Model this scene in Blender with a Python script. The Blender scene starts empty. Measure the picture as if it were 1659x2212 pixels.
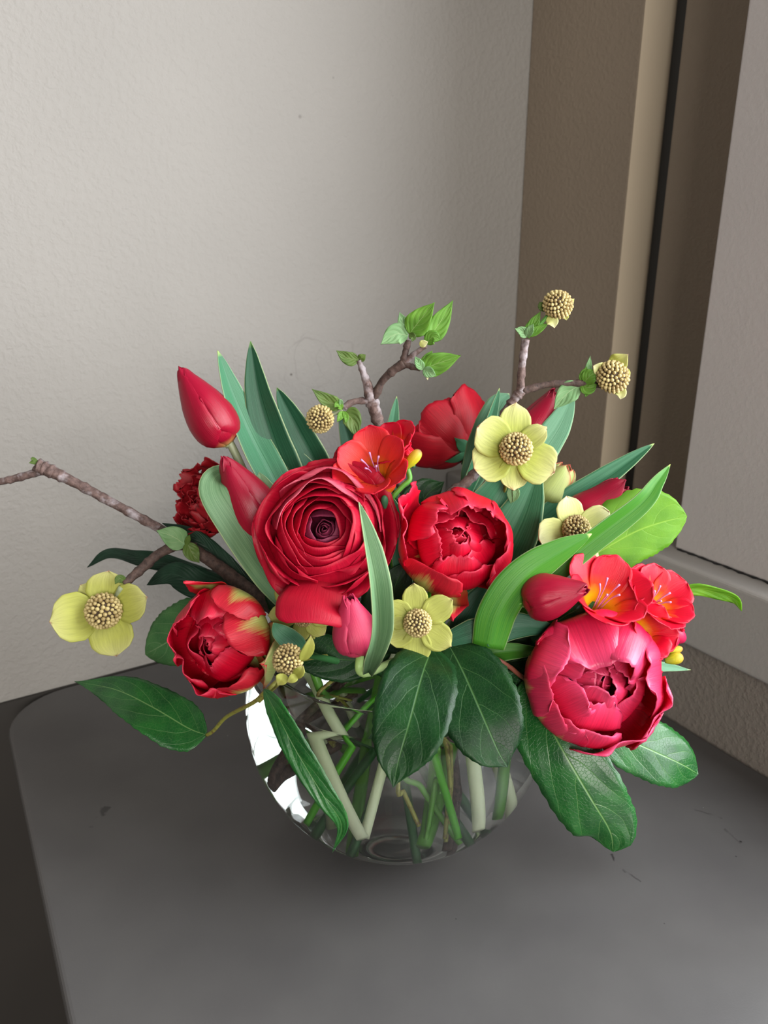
import bpy, math, random
import numpy as np
from mathutils import Vector

# ------------------------------------------------------------------ camera, light, exposure
PITCH = math.radians(18.7); CAM_H = .385; F = 1600.0; CX, CY = 829.5, 1106.0
sc = bpy.context.scene; COL = sc.collection
cam = bpy.data.objects.new('camera', bpy.data.cameras.new('camera')); COL.objects.link(cam)
cam.location = (0, 0, CAM_H); cam.rotation_euler = (math.pi / 2 - PITCH, 0, 0)
cam.data.sensor_fit = 'VERTICAL'; cam.data.sensor_height = 24; cam.data.lens = F / 2212 * 24
cam.data.clip_start = .01
cam.data.dof.use_dof = True; cam.data.dof.focus_distance = .44; cam.data.dof.aperture_fstop = 6.5
sc.camera = cam
sc.view_settings.view_transform = 'Standard'; sc.view_settings.look = 'None'
sc.view_settings.gamma = 1; sc.view_settings.use_curve_mapping = False
sc.view_settings.exposure = .30
try:
    cy = sc.cycles
    cy.use_denoising = True; cy.max_bounces = 14; cy.transmission_bounces = 14; cy.transparent_max_bounces = 8
    cy.diffuse_bounces = 4; cy.glossy_bounces = 6; cy.sample_clamp_indirect = 20; cy.caustics_refractive = True; cy.caustics_reflective = True
except Exception: pass
W = bpy.data.worlds.new('room_ambient'); sc.world = W; W.use_nodes = True
W.node_tree.nodes['Background'].inputs[0].default_value = (1.0, .90, .80, 1)
W.node_tree.nodes['Background'].inputs[1].default_value = .075

# plan frame of the room corner: a = into the window wall, b = from the back wall towards the camera
TH = math.radians(31.2)
C0 = np.array([.1546, .8997]); E1 = np.array([math.cos(TH), math.sin(TH)]); E2 = np.array([-math.sin(TH), math.cos(TH)])
def AB(a, b, z=0.0):
    q = C0 + a * E1 - b * E2
    return (float(q[0]), float(q[1]), z)

ld = bpy.data.lights.new('window_daylight', 'AREA'); ld.shape = 'RECTANGLE'; ld.size = .72; ld.size_y = .98
ld.energy = 28; ld.color = (.93, .97, 1.0)
lo = bpy.data.objects.new('window_daylight', ld); COL.objects.link(lo)
lo.location = AB(-.050, .88, .68)
lo.rotation_euler = (math.pi / 2, 0, TH + math.pi / 2)      # shines along -a into the room

l2 = bpy.data.lights.new('added_right_fill', 'AREA'); l2.shape = 'RECTANGLE'; l2.size = 1.0; l2.size_y = 1.35  # added fill light on the right, its window assumed and out of view
l2.energy = 14; l2.color = (.97, .98, 1.0)
lo2 = bpy.data.objects.new('added_right_fill', l2); COL.objects.link(lo2)
lo2.location = AB(-.078, 2.2, .85); lo2.rotation_euler = (math.pi / 2, 0, TH + math.pi / 2)

l3 = bpy.data.lights.new('added_room_fill', 'AREA'); l3.shape = 'RECTANGLE'; l3.size = 1.5; l3.size_y = 1.2
l3.energy = 66; l3.color = (1.0, .96, .90)
lo3 = bpy.data.objects.new('added_room_fill', l3); COL.objects.link(lo3)
lo3.location = AB(-1.6, 3.0, .95); lo3.rotation_euler = (math.pi / 2, 0, TH)      # added fill from behind the camera, evens out the back wall

# ------------------------------------------------------------------ helpers
CP, SP = math.cos(PITCH), math.sin(PITCH)
CR = np.array([1., 0, 0]); CU = np.array([0, SP, CP]); CB = np.array([0, -CP, SP])
CAMP = np.array([0, 0, CAM_H])
def P(x, y, Y):
    u = -(y - CY) / F; r = (x - CX) / F
    d = np.array([r, CP + u * SP, u * CP - SP])
    return CAMP + d * (Y / d[1])
def MPP(y, Y):
    u = -(y - CY) / F
    return Y / (CP + u * SP) / F
def dirv(v):
    d = v[0] * CR + v[1] * CU + v[2] * CB
    return d / np.linalg.norm(d)
def nrm(v): return v / max(1e-9, np.linalg.norm(v))
def spline(pts, n):
    """Catmull-Rom through rows of pts, resampled to n+1 rows."""
    p = np.array(pts, float)
    if p.ndim == 1: p = p[:, None]
    k = len(p)
    if k == 2:
        t = np.linspace(0, 1, n + 1)[:, None]; return p[0] * (1 - t) + p[1] * t
    q = np.vstack([2 * p[0] - p[1], p, 2 * p[-1] - p[-2]])
    out = []
    for t in np.linspace(0, k - 1, n + 1):
        i = min(int(t), k - 2); f = t - i
        a, b, c, d = q[i], q[i + 1], q[i + 2], q[i + 3]
        out.append(.5 * (2 * b + (c - a) * f + (2 * a - 5 * b + 4 * c - d) * f * f + (3 * b - a - 3 * c + d) * f ** 3))
    return np.array(out)

def thing(name, label, cat, loc, group=None):
    o = bpy.data.objects.new(name, None); COL.objects.link(o)
    o.location = tuple(float(c) for c in loc); o.empty_display_size = .01
    o['label'] = label; o['category'] = cat
    if group: o['group'] = group
    return o
def base_of(parent):
    b = np.zeros(3); p = parent
    while p is not None: b = b + np.array(p.location); p = p.parent
    return b
def link(name, verts, faces, mat, parent=None, uvs=None, smooth=True, label=None):
    me = bpy.data.meshes.new(name)
    v = np.asarray(verts, float)
    if parent is not None: v = v - base_of(parent)
    me.from_pydata([tuple(map(float, r)) for r in v], [], [tuple(int(i) for i in f) for f in faces])
    if uvs is not None:
        ul = me.uv_layers.new(name='UVMap')
        li = np.zeros(len(me.loops), dtype=np.int32); me.loops.foreach_get('vertex_index', li)
        ul.data.foreach_set('uv', np.asarray(uvs, float)[li].astype(np.float32).ravel())
    me.materials.append(mat)
    me.polygons.foreach_set('use_smooth', [smooth] * len(me.polygons))
    me.update()
    o = bpy.data.objects.new(name, me); COL.objects.link(o)
    if parent is not None: o.parent = parent
    if label: o['label'] = label
    return o
def sheet(name, grid, mat, parent, thick=.0004, label=None):
    nv, nu = grid.shape[0], grid.shape[1]
    vs = grid.reshape(-1, 3)
    fs = [(i * nu + j, i * nu + j + 1, (i + 1) * nu + j + 1, (i + 1) * nu + j) for i in range(nv - 1) for j in range(nu - 1)]
    uv = [(j / (nu - 1), i / (nv - 1)) for i in range(nv) for j in range(nu)]
    o = link(name, vs, fs, mat, parent, uv, True, label)
    m = o.modifiers.new('thickness', 'SOLIDIFY'); m.thickness = thick; m.offset = 0
    return o
def tube_data(pts, rad, ns=9, cap=True):
    p = np.array(pts, float); n = len(p)
    r = np.array(rad if hasattr(rad, '__len__') else [rad] * n, float)
    t = np.gradient(p, axis=0); t = np.array([nrm(x) for x in t])
    ref = np.array([0, 0, 1.]) if abs(t[0][2]) < .9 else np.array([1., 0, 0])
    s = nrm(np.cross(t[0], ref)); vs = []; uv = []
    for i in range(n):
        s = nrm(s - t[i] * (s @ t[i])); b = np.cross(t[i], s)
        for k in range(ns):
            a = 2 * math.pi * k / ns
            vs.append(p[i] + r[i] * (math.cos(a) * s + math.sin(a) * b)); uv.append((k / ns, i / (n - 1)))
    fs = [(i * ns + k, i * ns + (k + 1) % ns, (i + 1) * ns + (k + 1) % ns, (i + 1) * ns + k) for i in range(n - 1) for k in range(ns)]
    if cap: fs += [tuple(range(ns))[::-1], tuple((n - 1) * ns + k for k in range(ns))]
    return vs, fs, uv
def tube(name, pts, rad, mat, parent, ns=9, n=None, label=None):
    n = n or max(10, 5 * len(pts)); p = spline(pts, n)
    r = spline([[x] for x in (rad if hasattr(rad, '__len__') else [rad] * len(pts))], n)[:, 0]
    v, f, uv = tube_data(p, r, ns)
    return link(name, v, f, mat, parent, uv, True, label)
RNG = random.Random(7)
def twig(name, pix, rpx, mat, parent, seed=0, knots=True):
    """woody twig: pixel rows (x, y, Y), radius in px, with swollen nodes."""
    pts = [P(*q) for q in pix]; k = MPP(pix[0][1], pix[0][2])
    L = sum(np.linalg.norm(np.array(pts[i + 1]) - pts[i]) for i in range(len(pts) - 1))
    n = max(14, int(L / .0016)); p = spline(pts, n)
    r = spline([[x * k] for x in rpx], n)[:, 0]
    g = random.Random(seed); i = g.randint(2, 6)
    for j in range(n + 1): r[j] *= 1 + .05 * math.sin(j * 1.3 + seed) * math.sin(j * .37)
    while knots and i < n:
        r[i] *= 1.2
        if i + 1 <= n: r[i + 1] *= 1.10
        i += g.randint(5, 11)
    for j in range(1, n): p[j] += np.array([g.uniform(-1, 1) for _ in range(3)]) * r[j] * .05
    v, f, uv = tube_data(p, r, 9)
    return link(name, v, f, mat, parent, uv)

# ------------------------------------------------------------------ materials
def M(name, build):
    m = bpy.data.materials.new(name); m.use_nodes = True
    nt = m.node_tree; nt.nodes.clear(); out = nt.nodes.new('ShaderNodeOutputMaterial')
    class N:
        def __call__(s, t, ins=None, **kw):
            n = nt.nodes.new(t)
            for k, v in kw.items(): setattr(n, k, v)
            for k, v in (ins or {}).items():
                if hasattr(v, 'is_linked') or isinstance(v, bpy.types.NodeSocket): nt.links.new(v, n.inputs[k])
                else: n.inputs[k].default_value = v
            return n
        def math(s, op, a, b=None, c=None):
            n = nt.nodes.new('ShaderNodeMath'); n.operation = op
            for i, v in enumerate((a, b, c)):
                if v is None: continue
                if isinstance(v, bpy.types.NodeSocket): nt.links.new(v, n.inputs[i])
                else: n.inputs[i].default_value = v
            return n.outputs[0]
        def mix(s, f, a, b):
            n = nt.nodes.new('ShaderNodeMix'); n.data_type = 'RGBA'
            for k, v in ((0, f), (6, a), (7, b)):
                if isinstance(v, bpy.types.NodeSocket): nt.links.new(v, n.inputs[k])
                else: n.inputs[k].default_value = v if k == 0 else (*v, 1) if len(v) == 3 else v
            return n.outputs[2]
        def ramp(s, f, stops):
            n = nt.nodes.new('ShaderNodeValToRGB'); nt.links.new(f, n.inputs[0])
            while len(n.color_ramp.elements) < len(stops): n.color_ramp.elements.new(.5)
            for e, (p, c) in zip(n.color_ramp.elements, stops): e.position = p; e.color = (*c, 1)
            return n.outputs[0]
        def noise(s, scale, detail=3, vec=None, rough=.5):
            n = nt.nodes.new('ShaderNodeTexNoise'); n.inputs['Scale'].default_value = scale; n.inputs['Detail'].default_value = detail
            n.inputs['Roughness'].default_value = rough
            if vec is not None: nt.links.new(vec, n.inputs['Vector'])
            return n.outputs[0]
        def obj(s): return s('ShaderNodeTexCoord').outputs['Object']
        def geo(s): return s('ShaderNodeNewGeometry').outputs['Position']
        def uv(s):
            x = s('ShaderNodeSeparateXYZ', {0: s('ShaderNodeTexCoord').outputs['UV']}); return x.outputs[0], x.outputs[1]
        def scalevec(s, v, sc_):
            return s('ShaderNodeVectorMath', {0: v, 1: sc_}, operation='MULTIPLY').outputs[0]
        def bump(s, h, strength, dist=.001):
            return s('ShaderNodeBump', {'Height': h, 'Strength': strength, 'Distance': dist}).outputs[0]
        def leafshade(s, col, rough, transl, tcol=None, nrm_=None, spec=.5, sheen=0):
            ins = {'Base Color': col, 'Roughness': rough, 'Specular IOR Level': spec}
            if nrm_ is not None: ins['Normal'] = nrm_
            if sheen: ins['Sheen Weight'] = sheen
            p = s('ShaderNodeBsdfPrincipled', ins)
            t = s('ShaderNodeBsdfTranslucent', {'Color': tcol if tcol is not None else col})
            mx = s('ShaderNodeMixShader', {0: transl, 1: p.outputs[0], 2: t.outputs[0]})
            return mx.outputs[0]
        def pr(s, **kw):
            ins = {k.replace('_', ' '): v for k, v in kw.items()}
            return s('ShaderNodeBsdfPrincipled', ins).outputs[0]
    N_ = N(); nt.links.new(build(N_), out.inputs[0]); return m
def rgb(r, g, b):     # sRGB 0-255 to linear
    f = lambda c: (c / 255 / 12.92) if c / 255 <= .04045 else ((c / 255 + .055) / 1.055) ** 2.4
    return (f(r), f(g), f(b))

def petal_mat(name, stops, flame=None, streak=.18, rough=.42, transl=.30, sat_edge=None, fine=60, spec=.4, blotch=.0):
    def b(n):
        u, v = n.uv(); col = n.ramp(v, stops)
        ob = n.obj()
        au = n.math('ABSOLUTE', n.math('SUBTRACT', u, .5))
        comb = n('ShaderNodeCombineXYZ', {0: n.math('MULTIPLY', u, float(fine)), 1: n.math('MULTIPLY', v, 3.0), 2: n('ShaderNodeObjectInfo').outputs['Random']}).outputs[0]
        st = n.noise(1.0, 4, comb, .6)
        if flame:     # green / cream flame up the middle of the petal
            fc, wid, top = flame
            k = n.math('SUBTRACT', 1.0, n.math('MULTIPLY', au, 1.0 / wid))
            k = n.math('ADD', k, n.math('MULTIPLY', n.math('SUBTRACT', st, .5), 1.1))
            k = n.math('SUBTRACT', k, n.math('MULTIPLY', n.math('MAXIMUM', n.math('SUBTRACT', v, top), 0.0), 3.0))
            mr = n('ShaderNodeMapRange', {0: k, 1: .05, 2: .75}); mr.clamp = True
            col = n.mix(mr.outputs[0], col, fc)
        if sat_edge:
            e = n('ShaderNodeMapRange', {0: au, 1: .36, 2: .5}).outputs[0]
            col = n.mix(n.math('MULTIPLY', e, .7), col, sat_edge)
        g = n('ShaderNodeMapRange', {0: st, 1: .3, 2: .7, 3: 1 - streak, 4: 1 + streak}).outputs[0]
        hsv = n('ShaderNodeHueSaturation', {'Value': g, 'Color': col}).outputs[0]
        bn = n.bump(st, .35, .0006)
        return n.leafshade(hsv, rough, transl, hsv, bn, spec, .0)
    return M(name, b)

def leaf_mat(name, base, light, vein, nveins=7, transl=.18, rough=.32, slant=.9, tcol=None, spec=.5, veinw=.045, tertiary=True):
    def b(n):
        u, v = n.uv()
        uu = n.math('SUBTRACT', u, .5); au = n.math('ABSOLUTE', uu)
        ob = n.obj()
        wob = n.math('MULTIPLY', n.math('SUBTRACT', n.noise(2.2, 2, n.scalevec(ob, (28, 28, 28))), .5), .07)
        w2 = n.math('MULTIPLY', n.math('POWER', au, 1.35), slant)
        side = n.math('MULTIPLY', n.math('GREATER_THAN', uu, 0.0), .45)
        ph = n.math('ADD', n.math('MULTIPLY', n.math('ADD', n.math('SUBTRACT', v, w2), wob), float(nveins)), side)
        fr = n.math('ABSOLUTE', n.math('SUBTRACT', n.math('FRACT', ph), .5))
        lat = n('ShaderNodeMapRange', {0: fr, 1: 0.0, 2: veinw, 3: 1.0, 4: 0.0}).outputs[0]
        mid = n('ShaderNodeMapRange', {0: au, 1: .004, 2: .017, 3: 1.0, 4: 0.0}).outputs[0]
        fade = n('ShaderNodeMapRange', {0: au, 1: .30, 2: .5, 3: 1.0, 4: .25}).outputs[0]
        lat = n.math('MULTIPLY', lat, fade)
        ve = n.math('MAXIMUM', mid, n.math('MULTIPLY', lat, .75))
        if tertiary:
            vo = n('ShaderNodeTexVoronoi', {'Vector': n.scalevec(ob, (1, 1, 1)), 'Scale': 520.0}, feature='DISTANCE_TO_EDGE').outputs[0]
            te = n('ShaderNodeMapRange', {0: vo, 1: 0.0, 2: .05, 3: .22, 4: 0.0}).outputs[0]
            ve2 = n.math('MAXIMUM', ve, te)
        else: ve2 = ve
        col = n.mix(n('ShaderNodeMapRange', {0: n.noise(3.0, 3, n.scalevec(ob, (22, 22, 22))), 1: .35, 2: .7}).outputs[0], base, light)
        col = n.mix(ve2, col, vein)
        puff = n.math('SUBTRACT', n.math('MULTIPLY', fr, 1.4), n.math('MULTIPLY', ve2, .5))
        bn = n.bump(puff, .30, .0012)
        t = n.mix(ve2, tcol or light, vein)
        return n.leafshade(col, rough, transl, t, bn, spec)
    return M(name, b)
def strap_mat(name, base, light, transl=.22, rough=.42, tcol=None, tip=None):
    def b(n):
        u, v = n.uv()
        comb = n('ShaderNodeCombineXYZ', {0: n.math('MULTIPLY', u, 46.0), 1: n.math('MULTIPLY', v, 1.5), 2: n('ShaderNodeObjectInfo').outputs['Random']}).outputs[0]
        st = n.noise(1.0, 3, comb, .6)
        col = n.mix(n('ShaderNodeMapRange', {0: st, 1: .3, 2: .75}).outputs[0], base, light)
        au = n.math('ABSOLUTE', n.math('SUBTRACT', u, .5))
        e = n('ShaderNodeMapRange', {0: au, 1: .465, 2: .495}).outputs[0]
        col = n.mix(n.math('MULTIPLY', e, .6), col, rgb(190, 205, 150))
        if tip: col = n.mix(n('ShaderNodeMapRange', {0: v, 1: .965, 2: .995}).outputs[0], col, tip)
        tc = n.mix(n('ShaderNodeMapRange', {0: st, 1: .3, 2: .75}).outputs[0], tcol or base, light)
        return n.leafshade(col, rough, transl, tc, n.bump(st, .25, .0008), .45)
    return M(name, b)

def wall_mat(name, col, bump=.5, scale=150, stains=False):
    def b(n):
        g = n.geo()
        big = n.noise(3.0, 3, g); c = n.mix(n('ShaderNodeMapRange', {0: big, 1: .3, 2: .7}).outputs[0], tuple(x * .94 for x in col), tuple(min(1, x * 1.04) for x in col))
        a = n.noise(float(scale), 3, g, .55); a2 = n.noise(scale * .38, 2, g, .5)
        h = n.math('ADD', n('ShaderNodeMapRange', {0: a, 1: .42, 2: .66}).outputs[0], n.math('MULTIPLY', a2, .8))
        if stains:
            # faint scuffed arcs and small specks that the wall really carries
            msk = None
            for (px, py, r, wd, s) in ((665, 790, .028, .0012, .22), (690, 775, .030, .001, .16), (725, 770, .020, .0012, .14)):
                w = wallpt(px, py)
                d = n('ShaderNodeVectorMath', {0: g, 1: w}, operation='DISTANCE').outputs['Value']
                d = n.math('ADD', d, n.math('MULTIPLY', n.math('SUBTRACT', n.noise(38.0, 3, g), .5), .02))
                k = n('ShaderNodeMapRange', {0: n.math('ABSOLUTE', n.math('SUBTRACT', d, r)), 1: 0.0, 2: wd, 3: s, 4: 0.0}).outputs[0]
                k = n.math('MULTIPLY', k, n('ShaderNodeMapRange', {0: n.noise(26.0, 2, g), 1: .42, 2: .55}).outputs[0])
                msk = k if msk is None else n.math('MAXIMUM', msk, k)
            for (px, py, r, s) in ((629, 809, .0016, .8), (648, 252, .0022, .35), (720, 168, .0012, .3)):
                w = wallpt(px, py)
                d = n('ShaderNodeVectorMath', {0: g, 1: w}, operation='DISTANCE').outputs['Value']
                msk = n.math('MAXIMUM', msk, n('ShaderNodeMapRange', {0: d, 1: r * .4, 2: r, 3: s, 4: 0.0}).outputs[0])
            c = n.mix(msk, c, rgb(60, 52, 50))
        return n.pr(Base_Color=c, Roughness=.85, Normal=n.bump(h, bump, .0012))
    return M(name, b)
def wallpt(px, py):      # where the sight line of a wall mark meets the back wall
    d = P(px, py, 1.0) - CAMP; nn = E2
    s = (C0 @ nn - CAMP[:2] @ nn) / (d[:2] @ nn)
    return tuple(float(c) for c in (CAMP + d * s))

def table_mat():
    def b(n):
        g = n.geo(); c0 = rgb(76, 74, 74); c1 = rgb(84, 82, 81)
        c = n.mix(n('ShaderNodeMapRange', {0: n.noise(14.0, 4, g), 1: .3, 2: .7}).outputs[0], c0, c1)
        dark = None
        def seg(a, bq, wd, s, gap=None):
            # distance to a scratch running from a to b on the table top
            ax, ay = a; bx, by = bq; L = math.hypot(bx - ax, by - ay); ux, uy = (bx - ax) / L, (by - ay) / L
            q = n('ShaderNodeVectorMath', {0: g, 1: (ax, ay, 0)}, operation='SUBTRACT').outputs[0]
            al = n('ShaderNodeVectorMath', {0: q, 1: (ux, uy, 0)}, operation='DOT_PRODUCT').outputs['Value']
            ac = n('ShaderNodeVectorMath', {0: q, 1: (-uy, ux, 0)}, operation='DOT_PRODUCT').outputs['Value']
            ac = n.math('ADD', ac, n.math('MULTIPLY', n.math('SUBTRACT', n.noise(150.0, 3, g), .5), wd * 5))
            k = n('ShaderNodeMapRange', {0: n.math('ABSOLUTE', ac), 1: wd * .4, 2: wd, 3: s, 4: 0.0}).outputs[0]
            m1 = n.math('MULTIPLY', n.math('GREATER_THAN', al, 0.0), n.math('LESS_THAN', al, L))
            k = n.math('MULTIPLY', k, m1)
            return n.math('MULTIPLY', k, n('ShaderNodeMapRange', {0: n.noise(90.0, 2, g), 1: .40, 2: .52}).outputs[0])
        for (x0, y0, x1, y1, wd, s) in ((232, 1742, 198, 1788, .0022, .65), (1318, 1845, 1352, 1885, .0011, .7), (1500, 1748, 1560, 1768, .001, .4),
                                         (1565, 1790, 1600, 1822, .001, .4), (1350, 1880, 1385, 1905, .0008, .5)):
            a = tablept(x0, y0); bq = tablept(x1, y1)
            k = seg(a, bq, wd, s); dark = k if dark is None else n.math('MAXIMUM', dark, k)
        for (x, y, r) in ((1600, 1818, .0012), (985, 1985, .0006), (1435, 1995, .0006), (1590, 1850, .0008)):
            a = tablept(x, y); d = n('ShaderNodeVectorMath', {0: g, 1: (*a, 0)}, operation='DISTANCE').outputs['Value']
            dark = n.math('MAXIMUM', dark, n('ShaderNodeMapRange', {0: d, 1: r * .5, 2: r, 3: .8, 4: 0.0}).outputs[0])
        c = n.mix(dark, c, rgb(25, 24, 24))
        vo = n('ShaderNodeTexVoronoi', {'Vector': g, 'Scale': 38.0}).outputs['Distance']
        sp = n('ShaderNodeMapRange', {0: vo, 1: .008, 2: .016, 3: .7, 4: 0.0}).outputs[0]
        c = n.mix(sp, c, rgb(200, 198, 195))
        return n.pr(Base_Color=c, Roughness=n('ShaderNodeMapRange', {0: n.noise(20.0, 4, g), 1: .3, 2: .7, 3: .36, 4: .46}).outputs[0],
                    Normal=n.bump(n.noise(900.0, 2, g), .12, .0003), Specular_IOR_Level=.5)
    return M('grey_laminate', b)
def tablept(px, py):
    d = P(px, py, 1.0) - CAMP; s = -CAM_H / d[2]; q = CAMP + d * s
    return float(q[0]), float(q[1])

RED = petal_mat('ranunculus_red', [(0, rgb(120, 2, 20)), (.5, rgb(172, 2, 34)), (1, rgb(196, 10, 50))], transl=.30, streak=.12, rough=.5)
RANPALE = petal_mat('ranunculus_outer_red', [(0, rgb(235, 190, 160)), (.16, rgb(190, 40, 50)), (.35, rgb(165, 8, 28)), (1, rgb(185, 14, 40))], transl=.28, streak=.2, rough=.5)
RPURP = petal_mat('ranunculus_purple_centre', [(0, rgb(60, 5, 25)), (.6, rgb(105, 18, 50)), (1, rgb(140, 48, 80))], transl=.12, streak=.2, rough=.55)
TRED = petal_mat('double_tulip_red', [(0, rgb(200, 130, 50)), (.12, rgb(192, 10, 34)), (.8, rgb(212, 6, 46)), (1, rgb(222, 54, 84))], transl=.28, streak=.12, rough=.38)
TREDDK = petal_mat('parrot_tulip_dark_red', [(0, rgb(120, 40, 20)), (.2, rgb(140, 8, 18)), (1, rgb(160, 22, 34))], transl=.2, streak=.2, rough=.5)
TFLAME = petal_mat('double_tulip_flamed_petal', [(0, rgb(180, 180, 90)), (.3, rgb(192, 60, 40)), (.55, rgb(196, 16, 36)), (1, rgb(205, 40, 60))],
                   flame=(rgb(186, 190, 104), .30, .55), transl=.22, streak=.14, rough=.38)
TGREEN = petal_mat('green_outer_tulip_petal', [(0, rgb(160, 176, 100)), (.6, rgb(180, 186, 118)), (.9, rgb(196, 170, 120)), (1, rgb(200, 60, 60))],
                   flame=(rgb(176, 188, 112), .42, .8), sat_edge=rgb(205, 50, 50), transl=.2, streak=.14, rough=.4)
TPINK = petal_mat('double_tulip_pink_red', [(0, rgb(200, 190, 110)), (.14, rgb(205, 30, 60)), (.6, rgb(222, 18, 66)), (1, rgb(232, 76, 120))], transl=.26, streak=.14, rough=.30, spec=.6)
TPFLAME = petal_mat('pink_tulip_flamed_petal', [(0, rgb(180, 185, 90)), (.3, rgb(200, 90, 80)), (.5, rgb(196, 30, 70)), (1, rgb(216, 60, 96))],
                    flame=(rgb(186, 188, 100), .26, .40), transl=.22, streak=.14, rough=.34)
BUD = petal_mat('tulip_bud_crimson', [(0, rgb(205, 200, 120)), (.05, rgb(200, 130, 80)), (.13, rgb(158, 16, 44)), (1, rgb(150, 12, 46))], transl=.14, streak=.12, rough=.34)
BUDPINK = petal_mat('tulip_bud_rose', [(0, rgb(214, 130, 130)), (.12, rgb(208, 62, 98)), (1, rgb(196, 44, 84))], transl=.14, streak=.10, rough=.45)
FREE = petal_mat('freesia_red', [(0, rgb(240, 190, 20)), (.40, rgb(244, 176, 16)), (.52, rgb(230, 70, 30)), (.64, rgb(216, 12, 44)), (1, rgb(216, 14, 54))], transl=.28, streak=.08, rough=.38)
FREEO = petal_mat('freesia_coral', [(0, rgb(240, 180, 20)), (.36, rgb(238, 130, 36)), (.55, rgb(228, 62, 44)), (1, rgb(214, 18, 50))], transl=.26, streak=.08, rough=.38)
FBUD = petal_mat('freesia_pink_bud', [(0, rgb(225, 190, 60)), (.3, rgb(206, 40, 80)), (1, rgb(190, 20, 80))], transl=.2, rough=.36)
FBUDY = petal_mat('freesia_yellow_bud', [(0, rgb(150, 175, 50)), (.4, rgb(205, 200, 40)), (.75, rgb(196, 160, 60)), (1, rgb(130, 84, 76))], transl=.2, rough=.4)
BRACT = petal_mat('dogwood_bract_green', [(0, rgb(160, 164, 66)), (.5, rgb(186, 188, 92)), (.93, rgb(206, 204, 134)), (1, rgb(190, 150, 130))], transl=.28, streak=.10, rough=.5, fine=26, spec=.3)
BRACTY = petal_mat('dogwood_bract_pale', [(0, rgb(200, 205, 110)), (.5, rgb(224, 226, 150)), (.93, rgb(236, 234, 184)), (1, rgb(200, 160, 130))], transl=.28, streak=.08, rough=.5, fine=22, spec=.3)
BRACTI = petal_mat('dogwood_bract_yellow_green', [(0, rgb(148, 156, 54)), (.40, rgb(172, 178, 82)), (.80, rgb(200, 200, 132)), (.96, rgb(226, 206, 150)), (1, rgb(170, 110, 100))], transl=.28, streak=.16, rough=.5, fine=20, spec=.3)
BRACTO = petal_mat('dogwood_bract_olive', [(0, rgb(150, 152, 66)), (.6, rgb(160, 162, 76)), (.95, rgb(176, 172, 100)), (1, rgb(150, 110, 110))], transl=.22, streak=.10, rough=.5, fine=22, spec=.3)
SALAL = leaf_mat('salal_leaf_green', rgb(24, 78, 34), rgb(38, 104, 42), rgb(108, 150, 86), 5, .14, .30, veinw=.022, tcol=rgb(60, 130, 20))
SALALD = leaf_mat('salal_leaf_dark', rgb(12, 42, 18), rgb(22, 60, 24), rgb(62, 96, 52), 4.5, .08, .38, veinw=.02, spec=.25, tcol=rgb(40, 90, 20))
SALALL = leaf_mat('salal_leaf_light', rgb(92, 146, 36), rgb(120, 172, 44), rgb(150, 194, 72), 4.5, .42, .45, veinw=.022, tcol=rgb(150, 205, 30), spec=.3)
SALALB = leaf_mat('salal_leaf_underside', rgb(60, 104, 60), rgb(80, 124, 72), rgb(110, 140, 96), 6, .18, .55, tcol=rgb(70, 120, 40), spec=.25)
WAVY = leaf_mat('dark_wavy_leaf', rgb(20, 46, 32), rgb(36, 64, 48), rgb(44, 72, 54), 12, .08, .45, spec=.3, tertiary=False)
DOGLEAF = leaf_mat('dogwood_leaf_green', rgb(92, 140, 50), rgb(116, 164, 60), rgb(158, 188, 110), 4, .34, .5, slant=1.4, tcol=rgb(140, 190, 30), spec=.3, tertiary=False)
DOGLEAFB = leaf_mat('dogwood_leaf_grey_green', rgb(116, 158, 104), rgb(140, 178, 126), rgb(176, 200, 150), 4, .30, .55, slant=1.4, tcol=rgb(130, 175, 80), spec=.3, tertiary=False)
DOGLEAFO = leaf_mat('dogwood_leaf_olive', rgb(78, 104, 46), rgb(98, 122, 56), rgb(140, 150, 96), 4, .22, .5, slant=1.4, tcol=rgb(120, 150, 40), spec=.3, tertiary=False)
TLEAF = strap_mat('tulip_leaf_green', rgb(42, 104, 70), rgb(80, 140, 102), .20, .45, tcol=rgb(50, 130, 40), tip=rgb(190, 215, 130))
TLEAFD = strap_mat('tulip_leaf_dark', rgb(24, 74, 50), rgb(50, 104, 74), .16, .45, tcol=rgb(40, 100, 30), tip=rgb(120, 160, 90))
TLEAFP = strap_mat('tulip_leaf_pale', rgb(96, 152, 118), rgb(128, 178, 142), .28, .45, tcol=rgb(110, 180, 90), tip=rgb(190, 215, 150))
TLEAFB = strap_mat('tulip_leaf_bright', rgb(50, 124, 36), rgb(92, 156, 44), .34, .40, tcol=rgb(70, 190, 10), tip=rgb(220, 235, 130))
TLEAFG = strap_mat('tulip_leaf_grey_green', rgb(84, 120, 82), rgb(122, 156, 112), .2, .55, tcol=rgb(60, 120, 40))
STEMW = M('pale_tulip_stem', lambda n: n.leafshade(n.ramp(n.uv()[1], [(0, rgb(160, 200, 110)), (.4, rgb(196, 220, 150)), (1, rgb(240, 246, 214))]), .4, .15, None, None, .4))
STEMG = M('green_stem', lambda n: n.leafshade((*rgb(88, 148, 52), 1), .4, .12, None, None, .4))
STEMD = M('dark_green_stem', lambda n: n.leafshade((*rgb(48, 100, 52), 1), .45, .1, None, None, .4))
STEMB = M('bright_green_stem', lambda n: n.leafshade((*rgb(84, 176, 28), 1), .4, .2, None, None, .4))
STEMO = M('olive_stem', lambda n: n.pr(Base_Color=n.mix(n('ShaderNodeMapRange', {0: n.noise(300., 2, n.obj()), 1: .5, 2: .75}).outputs[0], rgb(134, 134, 58), rgb(92, 60, 40)), Roughness=.5))
STEMGR = M('grey_green_stem', lambda n: n.pr(Base_Color=(*rgb(140, 148, 116), 1), Roughness=.5))
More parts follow.
